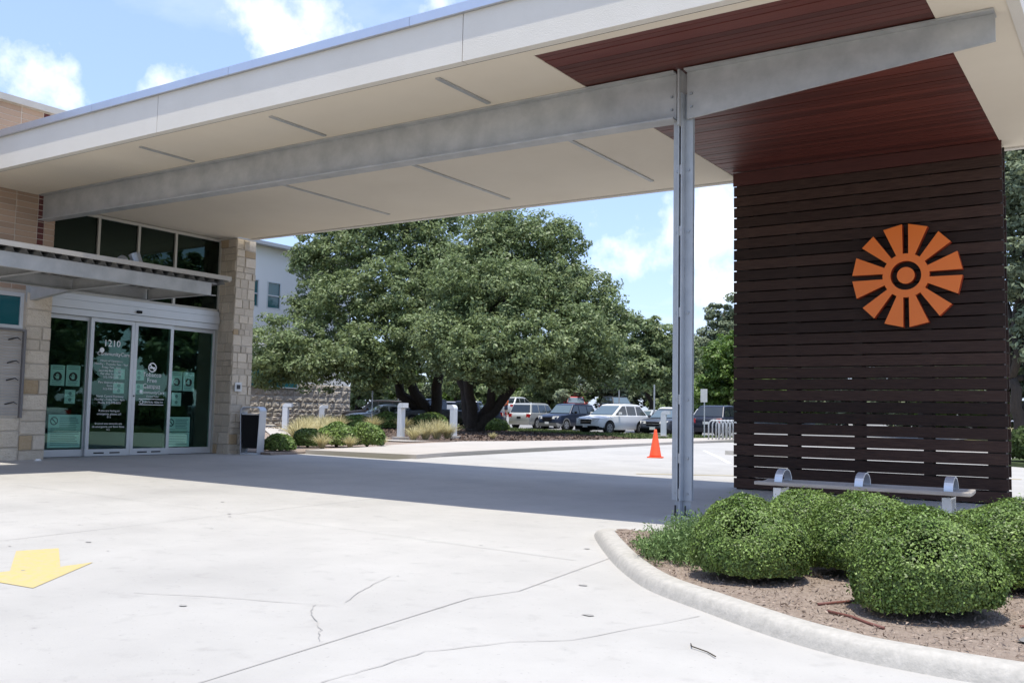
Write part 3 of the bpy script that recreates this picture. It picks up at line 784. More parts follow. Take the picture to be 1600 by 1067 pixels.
sl1 = leaf('sidelight', 9.38, 10.52, GX-.03, st=.05); sl2 = leaf('sidelight', 12.30, 13.455, GX-.03, st=.05)
d1 = leaf('sliding_door', 10.50, 11.45, GX+.03); d2 = leaf('sliding_door', 11.455, 12.36, GX+.03)
tag(d1, 'left sliding glass door leaf with address and opening hours'); tag(d2, 'right sliding glass door leaf with tobacco free notice')
badd(MB().box(GX-.1, GX+.12, 9.37, 13.455, .045, .073), 'threshold', DARKST)
for d, ys in ((d1, (10.68, 11.02)), (d2, (11.63, 11.95))):
    for y in ys: badd(MB().box(GX+.053, GX+.0545, y, y+.22, .12, .145), 'door_sticker', BLK, d)
badd(MB().tube([(GX+.052, 11.49, 1.25), (GX+.062, 11.49, 1.25)], .018, 10), 'door_lock', DARKST, d2)
TX = GX+.0365
def txt(body, size, y, z, par, spacing=1.0): place_text('lettering', body, size, bl((TX, y, z)), VINYL, par, spacing=spacing)
txt('1210', .185, 10.97, 2.20, d1)
txt('CommunityCare', .105, 11.02, 2.02, d1)
badd(MB().tube([(TX, 10.76, 2.12), (TX+.001, 10.76, 2.12)], .05, 16), 'logo_dot', VINYL, d1)
txt('Hours of Operation:\nMonday - Thursday 7am - 9pm\nFriday 7am - 6pm\nSaturday 8am - 4:30pm\nFor after hours call\n512-978-9000', .058, 10.98, 1.90, d1, 1.1)
txt('Para despues de horas\nllame a\n512-978-9000', .058, 10.98, 1.48, d1, 1.1)
txt('North Central Pharmacy\nMonday - Friday 9am - 6pm\nPhone: 512-978-8051', .058, 10.98, 1.21, d1, 1.1)
txt('If you are having an\nemergency, please call\n911', .058, 10.98, .93, d1, 1.1)
txt('Si usted esta teniendo una\nde emergencia, por favor llame\n911', .055, 10.98, .68, d1, 1.1)
def ring_x(r0, r1, y, z, m, par, x=TX, slash=True):
    mb = MB(); seg = 24; v, f = [], []
    for r in (r0, r1): v += [(x, y+r*math.cos(2*math.pi*k/seg), z+r*math.sin(2*math.pi*k/seg)) for k in range(seg)]
    f = [(k, (k+1) % seg, seg+(k+1) % seg, seg+k) for k in range(seg)]
    mb.add(v, f)
    if slash:
        c, s_, w = math.cos(R(135)), math.sin(R(135)), .12*r1
        mb.add([(x+.0004, y+r1*c-w*s_, z+r1*s_+w*c), (x+.0004, y+r1*c+w*s_, z+r1*s_-w*c), (x+.0004, y-r1*c+w*s_, z-r1*s_-w*c), (x+.0004, y-r1*c-w*s_, z-r1*s_+w*c)], [(0, 1, 2, 3)])
    return badd(mb, 'pictogram', m, par)
ring_x(.075, .098, 11.90, 1.84, VINYL, d2)
badd(MB().box(TX-.0005, TX+.0003, 11.84, 11.96, 1.815, 1.85), 'pictogram', VINYL, d2)
txt('Tobacco\nFree\nCampus', .125, 11.90, 1.65, d2, .92)
txt('www.communitycaretx.org', .036, 11.90, 1.405, d2)
txt('CommunityCare', .082, 11.93, 1.305, d2); txt('Central Texas', .05, 11.93, 1.235, d2)
badd(MB().tube([(TX, 11.66, 1.345), (TX+.001, 11.66, 1.345)], .036, 16), 'logo_dot', VINYL, d2)
for z_ in (1.19, 1.075): badd(MB().box(TX-.0005, TX+.0003, 11.62, 12.2, z_, z_+.012), 'lettering', VINYL, d2)
txt('CENTRAL HEALTH', .055, 11.95, 1.115, d2); ring_x(.03, .04, 11.68, 1.135, VINYL, d2, slash=False)
# dark lobby behind the glass
rm = MB()
rm.box(-22.0, -21.9, 8.2, 13.49, .0, 4.9); rm.box(-21.9, -17.05, 8.1, 8.2, 0, 4.9); rm.box(-21.9, -17.52, 13.40, 13.49, 0, 4.9)
rm.box(-21.9, -17.0, 8.2, 13.40, 4.80, 4.9); rm.box(-17.05, -16.95, 8.1, 9.36, 0, 4.9)
rm.box(-17.6, -16.97, 13.468, 13.50, 0, 4.9); badd(rm, 'lobby_wall', ROOMM); badd(MB().box(-21.9, -16.97, 8.2, 13.40, .03, .06), 'lobby_floor', ROOMF)

# notices taped inside the glass
def poster(label, y0, y1, z0, z1, style):
    p = thing('poster', label, 'poster', (GX-.055, (y0+y1)/2, (z0+z1)/2), group='notices taped to the entrance glass')
    w, h = (y1-y0)/2, (z1-z0)/2
    MB().box(-.004, 0, -w, w, -h, h).build('paper', PAPER, p)
    def tb(a, b, c, d, m): MB().box(.0005, .0012, a, b, c, d).build('print', m, p)
    if style == 'hand':
        mb = MB(); seg = 20; r0, r1 = w*.42, w*.62; v = []
        for r in (r0, r1): v += [(.001, r*math.cos(2*math.pi*k/seg), -.02+r*math.sin(2*math.pi*k/seg)) for k in range(seg)]
        mb.add(v, [(k, (k+1) % seg, seg+(k+1) % seg, seg+k) for k in range(seg)])
        mb.add([(.0008, r0*math.cos(2*math.pi*k/seg), -.02+r0*math.sin(2*math.pi*k/seg)) for k in range(seg)], [tuple(range(seg))]); mb.build('stop_ring', RING, p)
        hb = MB(); x = .0016
        hb.add([(x, -.028, -.065), (x, .024, -.065), (x, .032, -.02), (x, -.030, -.02)], [(0, 1, 2, 3)])
        for k, hh in enumerate((.035, .048, .045, .03)): hb.add([(x, -.030+k*.016, -.02), (x, -.018+k*.016, -.02), (x, -.018+k*.016, hh-.01), (x, -.030+k*.016, hh-.01)], [(0, 1, 2, 3)])
        hb.add([(x, -.03, -.05), (x, -.03, -.03), (x, -.055, -.005), (x, -.06, -.02)], [(0, 1, 2, 3)]); hb.build('hand_symbol', PAPER, p)
        for k in range(3): tb(-w*.75, w*.75, h*.62+k*.035, h*.62+k*.035+.014, INKG)
        for k in range(3): tb(-w*.75, w*(.5+.1*k), -h*.88+k*.035, -h*.88+k*.035+.012, INKG)
    elif style == 'small':
        for zz in (h*.45, -h*.45):
            MB().tube([(.0005, 0, zz), (.0012, 0, zz)], w*.32, 12).build('print', INKG, p)
            tb(-w*.6, w*.6, zz-h*.4, zz-h*.34, INKG)
    else:
        mb = MB(); seg = 20; yy, zz, r0, r1 = -w+.11, h-.12, .058, .078; v = []
        for r in (r0, r1): v += [(.001, yy+r*math.cos(2*math.pi*k/seg), zz+r*math.sin(2*math.pi*k/seg)) for k in range(seg)]
        mb.add(v, [(k, (k+1) % seg, seg+(k+1) % seg, seg+k) for k in range(seg)])
        mb.add([(.0011, yy-.055, zz+.042), (.0011, yy-.042, zz+.055), (.0011, yy+.055, zz-.042), (.0011, yy+.042, zz-.055)], [(0, 1, 2, 3)]); mb.build('pictogram', INK, p)
        z_ = h-.05
        while z_ > -h+.04:
            a = -w+.22 if z_ > h-.24 else -w+.05
            tb(a, w-random.uniform(.03, .12), z_-.014, z_, INKG); z_ -= .034
        tb(-w, w, -.012, 0, INK)
    return p
poster('left hand-stop poster on the glass beside the limestone wall', 9.80, 10.08, 1.40, 1.78, 'hand')
poster('right hand-stop poster on the glass left of the hours lettering', 10.11, 10.39, 1.40, 1.79, 'hand')
poster('small sheet below two hand-stop posters left of the doors', 10.10, 10.31, 1.07, 1.33, 'small')
poster('large no-smoking notice at the foot of the leftmost glass', 9.81, 10.46, .24, .86, 'notice')
poster('left hand-stop poster right of the tobacco free lettering', 12.43, 12.70, 1.39, 1.79, 'hand')
poster('rightmost hand-stop poster nearest the stone pier', 12.72, 13.00, 1.39, 1.79, 'hand')
poster('small sheet below two hand-stop posters near the stone pier', 12.46, 12.69, 1.07, 1.35, 'small')
poster('large no-smoking notice at the foot of the rightmost glass', 12.36, 12.94, .22, .84, 'notice')
for y0, z0, lb in ((11.10, 1.57, 'upper sheet behind the left door edge'), (11.54, 1.57, 'upper sheet left of the tobacco free lettering'),
                   (11.10, 1.29, 'lower sheet behind the left door edge'), (11.54, 1.29, 'lower sheet left of the tobacco free lettering')):
    poster(lb, y0, y0+.24, z0, z0+.21, 'small')

# ------------------------------------------------------------------ ENTRY AWNING with deck, channels and flood lights
aw = thing('entry_awning', 'flat steel entry awning with corrugated deck hung before the brick wall', 'awning', (-13.0, 7.5, 0))
OA = Vector((-13.0, 7.5, 0))
def aadd(mb, name, m, parent=None, **kw):
    mb.v = [tuple(Vector(p)-OA) for p in mb.v]; return mb.build(name, m, parent or aw, **kw)
AY0, AY1 = -1.0, 10.42
aadd(MB().box(-12.93, -12.90, AY0, 10.56, 3.19, 3.262), 'front_trim', TRIM)
aadd(MB().box(-14.85, -12.93, 10.53, 10.56, 3.176, 3.2), 'end_trim', TRIM)
v, f = [], []
xs_ = np.arange(AY0, 10.53, .05)
for i, y in enumerate(xs_):
    z_ = 3.205 if (i//2) % 2 == 0 else 3.128
    v += [(-14.85, y, z_), (-12.99, y, z_)]
for i in range(len(xs_)-1): f.append((2*i, 2*i+1, 2*i+3, 2*i+2))
aadd(MB().add(v, f), 'corrugated_deck', mat('dull_deck_metal', (.20, .20, .195), (.27, .27, .26), scale=4, rough=.6, metal=.3))
aadd(MB().box(-14.85, -12.935, AY0, 10.52, 3.207, 3.222), 'deck_shade_plate', GALV)  # added plate above the deck, shuts out light so the rib gaps stay dark
def channel(x0, x1, y0, y1, z0, z1, axis):
    mb = MB()
    if axis == 'y':
        w = .075; mb.box(x0, x1, y0, y1, z0+.01, z1-.01); s_ = -1 if x1 > -13.5 else 1
        mb.box(min(x0, x0+s_*w), max(x1, x1+s_*w), y0, y1, z1-.0095, z1); mb.box(min(x0, x0+s_*w), max(x1, x1+s_*w), y0, y1, z0, z0+.0095)
    else: mb.box(x0, x1, y0, y1, z0, z1)
    return mb
aadd(channel(-13.01, -13.0, AY0, 10.23, 2.915, 3.125, 'y'), 'front_channel', GALV)
aadd(MB().box(-13.06, -12.98, 10.23, 10.32, 2.915, 2.925).box(-13.06, -12.98, 10.23, 10.32, 3.115, 3.125), 'channel_lip', GALV)
aadd(channel(-14.76, -14.75, AY0, 10.23, 2.915, 3.125, 'y'), 'rear_channel', GALV)
for y in (10.22, 8.79, 7.36, 5.9, 4.4): aadd(MB().box(-14.70, -13.09, y-.008, y+.002, 2.93, 3.115).box(-14.70, -13.09, y-.07, y+.002, 2.916, 2.925), 'cross_channel', GALV)
ab = MB(); ab.hexa([(-16.28, 8.95, 2.86), (-14.80, 8.95, 2.99), (-14.80, 9.05, 2.99), (-16.28, 9.05, 2.86), (-16.28, 8.95, 3.17), (-14.80, 8.95, 3.12), (-14.80, 9.05, 3.12), (-16.28, 9.05, 3.17)])
aadd(ab, 'support_arm', GALV); aadd(MB().box(-16.295, -16.275, 8.88, 9.12, 2.82, 3.2), 'arm_plate', GALV)
aadd(MB().box(-16.28, -14.80, 5.3, 5.4, 2.95, 3.15), 'support_arm', GALV)
for px_, py_, lab in ((-14.1, 9.12, 'grey flood light lying low on the awning deck, leftmost'), (-14.1, 9.62, 'grey flood light standing upright in the middle of the awning deck'), (-14.1, 10.18, 'small grey flood light at the right end of the awning deck')):
    fl = thing('flood_light', lab, 'lamp', (px_, py_, 3.225), group='flood lights on the entry awning')
    up = 0.9 if 'upright' in lab else .35
    k = .55 if 'small' in lab else 1
    MB().tube([(0, 0, 0), (0, 0, .10*k)], .02, 8).build('stem', BOLT, fl)
    d = Vector((-.25, -.25 if up > .5 else .6, up)).normalized()
    MB().tube([Vector((0, 0, .10*k)), Vector((0, 0, .10*k))+d*.10*k, Vector((0, 0, .10*k))+d*.30*k], [.035*k, .085*k, .095*k], 14).build('lamp_head', BOLT, fl, smooth=False)

# ------------------------------------------------------------------ LITTER BIN
bn = thing('litter_bin', 'black litter bin in a silver hoop frame beside the stone pier', 'bin', (-16.0, 13.83, gz(-16, 13.8)), rz=R(25))
def hoop(w, h, t, depth, r):
    pts = [(-w*.84, 0)]; pts += [(-w, h-r)]
    pts += [(-w+r-r*math.cos(a), h-r+r*math.sin(a)) for a in [math.pi/2*k/6 for k in range(1, 7)]]
    pts += [(w-r+r*math.sin(a), h-r+r*math.cos(a)) for a in [math.pi/2*k/6 for k in range(0, 6)]]
    pts += [(w, h-r), (w*.84, 0)]
    v, f = [], []
    n = len(pts); c = (0, h*.5)
    for x, z in pts:
        k = Vector((c[0]-x, c[1]-z)); k.normalize()
        v += [(x, -depth, z), (x, depth, z), (x+k.x*t, depth, z+k.y*t*.8), (x+k.x*t, -depth, z+k.y*t*.8)]
    for i in range(n-1):
        for q in range(4): f.append((i*4+q, i*4+(q+1) % 4, i*4+4+(q+1) % 4, i*4+4+q))
    f += [(0, 1, 2, 3), tuple(4*(n-1)+q for q in range(4))]
    return MB().add(v, f)
hoop(.225, 1.02, .03, .17, .10).build('hoop_frame', BINM, bn)
MB().hexa([(-.15, -.15, .13), (.15, -.15, .13), (.15, .15, .13), (-.15, .15, .13), (-.188, -.165, .84), (.188, -.165, .84), (.188, .165, .84), (-.188, .165, .84)]).build('liner', BLK, bn, bevel=.01)
MB().box(-.19, .19, -.165, .165, .845, .862).build('shelf', BINM, bn)
MB().box(-.185, .185, -.168, .168, 0, .03).build('foot', BINM, bn)

# ------------------------------------------------------------------ BOLLARDS
def bollard_proto():
    b = thing('light_bollard', '', 'bollard')
    MB().box(-.12, .12, -.085, .085, .10, 1.05).build('post', BOLL, b, bevel=.01)
    pr = [(-.12, 1.052)] + [(-.12+.18-.18*math.cos(a), 1.052+.16*math.sin(a)) for a in [math.pi/2*k/6 for k in range(1, 7)]] + [(.30, 1.21), (.30, 1.052)]
    MB().prism([(x, 0, z) for x, z in pr], (0, -.088, 0), (0, .088, 0)).build('hood', BOLL, b)
    MB().box(-.22, .22, -.19, .19, 0, .098).build('base', WALK, b, bevel=.01)
    return b
bp_ = bollard_proto()
BL = [((-20.5, 23.95), -20, 'nearest white light bollard, left of the straw grass tufts, its hood to the right'), ((-20.85, 27.25), 165, 'white light bollard just left of the right oak trunks'),
      ((-30.7, 28.3), 20, 'pale light bollard by the rough stone wall, right of the litter bin'), ((-34.6, 34.3), 60, 'grey shaded light bollard before the middle of the rough stone wall'),
      ((-18.33, 39.65), 10, 'light bollard behind the orange traffic cone')]
for i, ((x, y), a, lb) in enumerate(BL):
    o = bp_ if i == 0 else copy_tree(bp_)
    o.location = (x, y, gz(x, y)+.07); o.rotation_euler = (0, 0, R(a)); o['label'] = lb; o['group'] = 'light bollards along the walk'
    if i == 1: MB().box(-.04, .04, -.087, -.084, .62, .68).build('label_plate', WHT, o)

# ------------------------------------------------------------------ TRAFFIC CONE, wheel stop, signs, bike rack
cn_ = thing('traffic_cone', 'bright orange traffic cone standing alone on the far driveway', 'cone', (-10.19, 21.57, gz(-10.19, 21.57)), rz=R(20))
MB().box(-.19, .19, -.19, .19, 0, .03).build('base', CONE, cn_, bevel=.008)
MB().tube([(0, 0, .03), (0, 0, .06), (0, 0, .67), (0, 0, .70)], [.155, .145, .036, .030], 20).build('cone_body', CONE, cn_, smooth=True)
ws = thing('wheel_stop', 'low concrete wheel stop block on the far parking bay', 'wheel stop', (-9.0, 25.6, gz(-9, 25.6)), rz=R(5))
MB().prism([(0, -.08, 0), (0, .08, 0), (0, .06, .12), (0, -.06, .12)], (-.9, 0, 0), (.9, 0, 0)).build('block', KERB, ws)
def sign(label, loc, h, w, hh, rz, m, pole=.03):
    s_ = thing('signpost', label, 'sign', loc, rz=rz)
    MB().tube([(0, 0, 0), (0, 0, h)], pole, 8).build('pole', GALVC, s_)
    if w: MB().box(-w/2, w/2, -.035, -.03, h-hh, h).build('sign_plate', m, s_, bevel=.004)
sign('white sign plate on a thin pole beside the bike rack', (-17.3, 41.9, .07), 2.35, .42, .62, R(-20), WHT)
sign('thin signpost with a narrow plate near the rough stone wall end', (-34.4, 37.8, .07), 2.1, .16, .34, R(-60), WHT)
sign('bare grey pole in front of the grey sedan', (-24.0, 50.6, .07), 2.9, 0, 0, 0, WHT, .05)
sign('bare grey pole behind the white crossover', (-31.5, 60.6, .1), 2.9, 0, 0, 0, WHT, .05)
sign('short white pole behind the silver sedan near the left oak', (-42.6, 49.4, .07), 2.4, 0, 0, 0, WHT, .035)
bk = thing('bike_rack', 'row of silver inverted-U hoops forming a bicycle rack by the dark SUV', 'bike rack', (-15.35, 38.2, gz(-15.3, 38.2)+.05), rz=0)
for k in range(8):
    y = k*.42; pts = [(-.16, y-.1, 0), (-.16, y-.1, .66)] + [(-.16*math.cos(a), y-.1*math.cos(a), .66+.2*math.sin(a)) for a in [math.pi*q/8 for q in range(1, 8)]] + [(.16, y+.1, .66), (.16, y+.1, 0)]
    MB().tube([(x*1.15, yy, z) for x, yy, z in pts], .032, 8).build('hoop', GALVC, bk, smooth=True)

# ------------------------------------------------------------------ OFFICE BUILDING behind the oak
off = thing('office_building', 'white two-storey office building with teal windows and rough stone base', 'building', (-47, 40, 0))
OO = Vector((-47, 40, 0))
def oadd(mb, name, m, parent=None, **kw):
    mb.v = [tuple(Vector(p)-OO) for p in mb.v]; return mb.build(name, m, parent or off, **kw)
YE = 49.3
rects = [(34.0, 35.6), (37.2, 38.7), (40.05, 40.65), (41.35, 42.5), (45.2, 46.4)]
# upper wall built around its window openings
wl_ = MB(); zb, z0w, z1w, zt = 2.86, 7.6, 9.36, 11.55
wl_.box(-60, -47.0, 26, YE-.2, zb, z0w); wl_.box(-60, -47.0, 26, YE-.2, z1w, zt)
ysb = [26] + [q for r in rects for q in r] + [YE-.2]
for a, b in zip(ysb[::2], ysb[1::2]): wl_.box(-60, -47.0, a, b, z0w, z1w)
oadd(wl_, 'wall', WHB)
oadd(MB().box(-60, -46.35, 25.5, YE+.1, zt, zt+.22), 'roof_edge', mat('roof_metal', (.42, .44, .48), None, rough=.5, metal=.3))
for a, b in rects:
    w = oadd(MB().box(-47.14, -46.98, a, a+.07, z0w, z1w).box(-47.14, -46.98, b-.07, b, z0w, z1w).box(-47.14, -46.98, a+.07, b-.07, z1w-.07, z1w).box(-47.14, -46.98, a+.07, b-.07, z0w, z0w+.07).box(-47.14, -46.98, a+.07, b-.07, 8.42, 8.49), 'window', ALU)
    oadd(MB().box(-47.10, -47.06, a+.07, b-.07, z0w+.07, 8.42), 'pane', GLASST, w); oadd(MB().box(-47.10, -47.06, a+.07, b-.07, 8.49, z1w-.07), 'pane', GLASST, w)
sb = oadd(MB().box(-59, -47.0, 26, YE, 0, 2.50).box(-59, -47.0, 44.3, YE, 2.505, 2.855), 'stone_base', MORT)
ashlar(sb, FACE_X, Vector((-47.0, 0, 0))-OO, 37.8, YE, .1, 2.50, (.26, .42), (.45, 1.0), d=.09, joint=.02, pick=lambda g: g.choice(ROCK), seed=31)
ashlar(sb, FACE_X, Vector((-47.0, 0, 0))-OO, 44.3, YE, 2.51, 2.86, (.34, .36), (.45, 1.0), d=.09, joint=.02, pick=lambda g: g.choice(ROCK), seed=32)
wo = oadd(MB().box(-47.08, -46.85, 36, 44.3, 2.50, 2.57).box(-47.08, -46.9, 44.2, 44.3, 2.57, 3.9).box(-47.08, -46.9, 40.2, 40.28, 2.57, 3.9), 'ribbon_window', ALU)
oadd(MB().box(-47.05, -46.97, 36, 44.2, 2.57, 3.9), 'pane', GLASST, wo)

sheet('street_planting', [(-3.0, 26.2), (-2.3, 25.4), (6, 22.6), (26, 20.5), (26, 36.5), (-3.4, 36.5)], .10, GRASSM, 5, skirt=.14)
# ------------------------------------------------------------------ CARS
def paint(name, c, metal=.2, rough=.28):
    return mat('paint_'+name, c, None, rough=rough, metal=metal, spec=.6)
P_ = {'white': paint('white', (.74, .75, .76), 0), 'silver': paint('silver', (.50, .50, .47), .35), 'navy': paint('navy', (.022, .032, .062), .25), 'grey': paint('grey', (.085, .095, .115), .35),
      'darknavy': paint('dark_navy', (.016, .019, .034), .2), 'brown': paint('brown_black', (.04, .034, .036), .3), 'black': paint('black', (.010, .010, .011), .1), 'red': paint('red', (.36, .018, .018), .1),
      'lsilver': paint('light_silver', (.58, .60, .60), .3), 'blue': paint('blue', (.03, .045, .10), .25), 'maroon': paint('maroon', (.09, .02, .022), .2)}
CLAD = mat('grey_cladding', (.22, .22, .21), None, rough=.6)
def car(kind, label, loc, rz, col, group='vehicles in the parking lot', cat='car', clad=False, detail=True, rails=False):
    """front towards local -Y; x across"""
    S = {'suv': dict(L=4.65, W=1.86, H=1.68, hood=1.00, belt=1.06, ws=(-1.10, -.12), rf=(1.50, 2.08), clear=.26, wr=.36),
         'boxy': dict(L=4.85, W=1.88, H=1.80, hood=1.10, belt=1.14, ws=(-1.05, -.40), rf=(1.95, 2.26), clear=.30, wr=.38),
         'sedan': dict(L=4.75, W=1.82, H=1.46, hood=.92, belt=.96, ws=(-1.0, -.15), rf=(.95, 1.75), clear=.2, wr=.33),
         'pickup': dict(L=5.6, W=1.98, H=1.88, hood=1.20, belt=1.22, ws=(-1.05, -.4), rf=(1.05, 1.3), clear=.34, wr=.4)}[kind]
    t = thing({'suv': 'parked_suv', 'boxy': 'parked_suv', 'sedan': 'parked_sedan', 'pickup': 'parked_pickup'}[kind], label, cat, loc, rz, group)
    L, W, H = S['L']/2, S['W']/2, S['H']; pm = P_[col]; hz_, bz, cl = S['hood'], S['belt'], S['clear']
    y_ws0, y_ws1 = S['ws']; y_r1, y_r0 = S['rf']
    tail = bz if kind != 'sedan' else bz+.02
    # body: stations (y, half width, top z, bottom z)
    st = [(-L, W*.62, hz_*.60, cl+.14), (-L+.06, W*.78, hz_*.76, cl+.04), (-L+.18, W*.88, hz_*.86, cl), (-L+.42, W*.96, hz_*.925, cl), (-L+.85, W*.99, hz_*.965, cl), (y_ws0, W, hz_+.02, cl), (y_ws0+.5, W, bz, cl), (.6, W, bz, cl),
          (y_r1, W*.99, bz+.01, cl), (min(y_r0+.02, L-.3), W*.985, tail, cl), (L-.16, W*.95, tail-.03, cl+.03), (L-.04, W*.88, tail-.16, cl+.1), (L, W*.8, tail*.72, cl+.16)]
    if kind == 'pickup': st[8:10] = [(y_r0+.02, W*.99, bz, cl), (L-.5, W*.985, bz-.02, cl)]
    v, f = [], []
    for y, w, zt, z0 in st:
        zm = z0+(zt-z0)*.62
        v += [(-w*.9, y, z0), (-w*.985, y, z0+.12), (-w, y, zm), (-w*.975, y, zt-.05), (-w*.90, y, zt), (0, y, zt+.03*(y < y_ws0)), (w*.90, y, zt), (w*.975, y, zt-.05), (w, y, zm), (w*.985, y, z0+.12), (w*.9, y, z0)]
    n = 11
    for i in range(len(st)-1):
        for k in range(n-1): f.append((i*n+k, i*n+k+1, (i+1)*n+k+1, (i+1)*n+k))
        f.append((i*n+n-1, i*n, (i+1)*n, (i+1)*n+n-1))
    f += [tuple(range(n)), tuple((len(st)-1)*n+k for k in range(n))[::-1]]
    b = MB().add(v, f).build('body', pm, t, smooth=True)
    mo = b.modifiers.new('edge', 'EDGE_SPLIT'); mo.split_angle = R(38)
    # cabin shell
    wb, wt = W*.935, W*.74; zr = H-.03
    prof = [(y_ws0, bz-.06), (y_ws1, zr-.02), (y_ws1+.35, zr+.03), ((y_ws1+y_r1)/2, zr+.035), (y_r1-.1, zr), (y_r1+.02, zr-.04), (y_r0, bz-.05)]
    def hw(z): return wb+(wt-wb)*max(0, min(1, (z-bz)/(zr-bz)))
    v = [(-hw(z), y, z) for y, z in prof]+[(hw(z), y, z) for y, z in prof]; n = len(prof)
    f = [tuple(range(n)), tuple(range(n, 2*n))[::-1]]+[(i, i+1, n+i+1, n+i) for i in range(n-1)]
    MB().add(v, f).build('cabin', pm, t, bevel=.05)
    e = .012
    def lerp(a, b_, s): return a+(b_-a)*s
    def glass_quad(y0, z0, y1, z1, name, m, sgn):
        a, c = .08, .9
        q = []
        for s, inset in ((a, .09), (c, .07)):
            y, z = lerp(y0, y1, s), lerp(z0, z1, s); w = hw(z)-inset
            q.append((w, y, z))
        nrm = Vector((0, -(z1-z0), (y1-y0)))*(1 if sgn < 0 else -1); nrm.normalize(); nrm *= e*(1)
        if sgn > 0: nrm = Vector((0, abs(z1-z0), abs(y1-y0))).normalized()*e
        else: nrm = Vector((0, -abs(z1-z0), abs(y1-y0))).normalized()*e
        MB().add([Vector((-q[0][0], q[0][1], q[0][2]))+nrm, Vector((q[0][0], q[0][1], q[0][2]))+nrm, Vector((q[1][0], q[1][1], q[1][2]))+nrm, Vector((-q[1][0], q[1][1], q[1][2]))+nrm], [(0, 1, 2, 3)]).build(name, m, t)
    glass_quad(y_ws0, bz-.03, y_ws1, zr-.02, 'windscreen', CGLASSB, -1)
    glass_quad(y_r0, bz-.03, y_r1+.02, zr-.04, 'rear_window', CGLASS, 1)
    zt_ = zr-.10; zb_ = bz+.02
    def fy(z): return lerp(y_ws0, y_ws1, (z-bz+.06)/(zr-bz+.04))+.12
    def ry(z): return lerp(y_r0, y_r1+.02, (z-bz+.05)/(zr-bz+.01))-.12
    cuts = {'suv': (.18, 1.02), 'boxy': (.12, 1.10), 'sedan': (.15, 9), 'pickup': (.25, 9)}[kind]
    segs = []
    c0, c1 = cuts
    segs.append(((fy(zb_), fy(zt_)), (c0-.04, c0-.04)))
    if c1 < 5: segs += [((c0+.04, c0+.04), (c1-.05, c1-.05)), ((c1+.05, c1+.05), (ry(zb_), ry(zt_)))]
    else: segs.append(((c0+.04, c0+.04), (ry(zb_), ry(zt_))))
    for s in (-1, 1):
        for (ab_, at), (bb_, bt) in segs:
            MB().add([(s*(hw(zb_)+e), ab_, zb_), (s*(hw(zb_)+e), bb_, zb_), (s*(hw(zt_)+e), bt, zt_), (s*(hw(zt_)+e), at, zt_)], [(0, 1, 2, 3)]).build('side_window', CGLASS, t)
        MB().box(s*(W+.0), s*(W+.17), y_ws0+.42, y_ws0+.54, bz+.0, bz+.15).build('mirror', pm if col not in ('navy',) else BLK, t, bevel=.03)
        if rails: MB().tube([(s*wt*.9, y_ws1+.3, zr+.06), (s*wt*.9, y_r1-.25, zr+.06)], .022, 6).build('roof_rail', BLK, t)
    wy = (-L+.92, L-.98 if kind != 'pickup' else L-1.3)
    for y in wy:
        for s in (-1, 1):
            w = MB().tube([(s*(W-.22), y, S['wr']), (s*(W-.005), y, S['wr'])], S['wr'], 20).build('wheel', TYRE, t)
            MB().tube([(s*(W-.03), y, S['wr']), (s*(W+.004), y, S['wr'])], S['wr']*.64, 16).build('rim', RIM, w)
            hub = MB()
            for k in range(5):
                a = 2*math.pi*k/5+.3
                hub.add([(s*(W+.006), y+S['wr']*.2*math.cos(a-.5), S['wr']*(1+.2*math.sin(a-.5))), (s*(W+.006), y+S['wr']*.55*math.cos(a-.22), S['wr']*(1+.55*math.sin(a-.22))), (s*(W+.006), y+S['wr']*.55*math.cos(a+.22), S['wr']*(1+.55*math.sin(a+.22)))], [(0, 1, 2)])
            hub.build('rim_opening', TYRE, w)
            seg = 16; r0, r1 = S['wr']*1.0, S['wr']*1.2; vv = []
            for r in (r0, r1): vv += [(s*(W+.003), y+r*math.cos(math.pi*k/seg), S['wr']+r*math.sin(math.pi*k/seg)) for k in range(seg+1)]
            MB().add(vv, [(k, k+1, seg+2+k, seg+1+k) for k in range(seg)]).build('wheel_arch', CLAD if clad else BLK, t)
    for s in (-1, 1):
        MB().add([(s*W*.42, -L-.012+.0, hz_*.70), (s*W*.80, -L+.07, hz_*.70), (s*W*.90, -L+.20, hz_*.86), (s*W*.46, -L+.045, hz_*.86)], [(0, 1, 2, 3)]).build('headlight', HEADL, t)
        zt2 = tail-.14
        MB().hexa([(s*W*.62, L-.10, zt2-.20), (s*W*.90, L-.10, zt2-.20), (s*W*.90, L+.012-.03, zt2-.20), (s*W*.62, L+.005, zt2-.20), (s*W*.64, L-.16, zt2+.05), (s*W*.93, L-.16, zt2+.05), (s*W*.93, L-.02, zt2+.05), (s*W*.64, L-.005, zt2+.05)]).build('tail_light', TAIL, t)
    MB().box(-W*.40, W*.40, -L-.012, -L+.03, hz_*.56, hz_*.80).build('grille', BLK, t)
    MB().box(-W*.40, W*.40, -L-.02, -L-.011, hz_*.675, hz_*.69).build('grille_bar', CHROME, t)
    bm_ = CLAD if clad else BLK
    MB().hexa([(-W*.86, -L+.06, cl-.02), (W*.86, -L+.06, cl-.02), (W*.95, -L+.5, cl-.02), (-W*.95, -L+.5, cl-.02), (-W*.80, -L-.035, cl+.20), (W*.80, -L-.035, cl+.20), (W*.96, -L+.5, cl+.16), (-W*.96, -L+.5, cl+.16)]).build('front_bumper', bm_, t)
    MB().hexa([(-W*.95, L-.5, cl-.02), (W*.95, L-.5, cl-.02), (W*.86, L-.04, cl+.0), (-W*.86, L-.04, cl+.0), (-W*.96, L-.5, cl+.18), (W*.96, L-.5, cl+.18), (W*.82, L+.05, cl+.24), (-W*.82, L+.05, cl+.24)]).build('rear_bumper', bm_ if clad or kind == 'pickup' else pm, t)
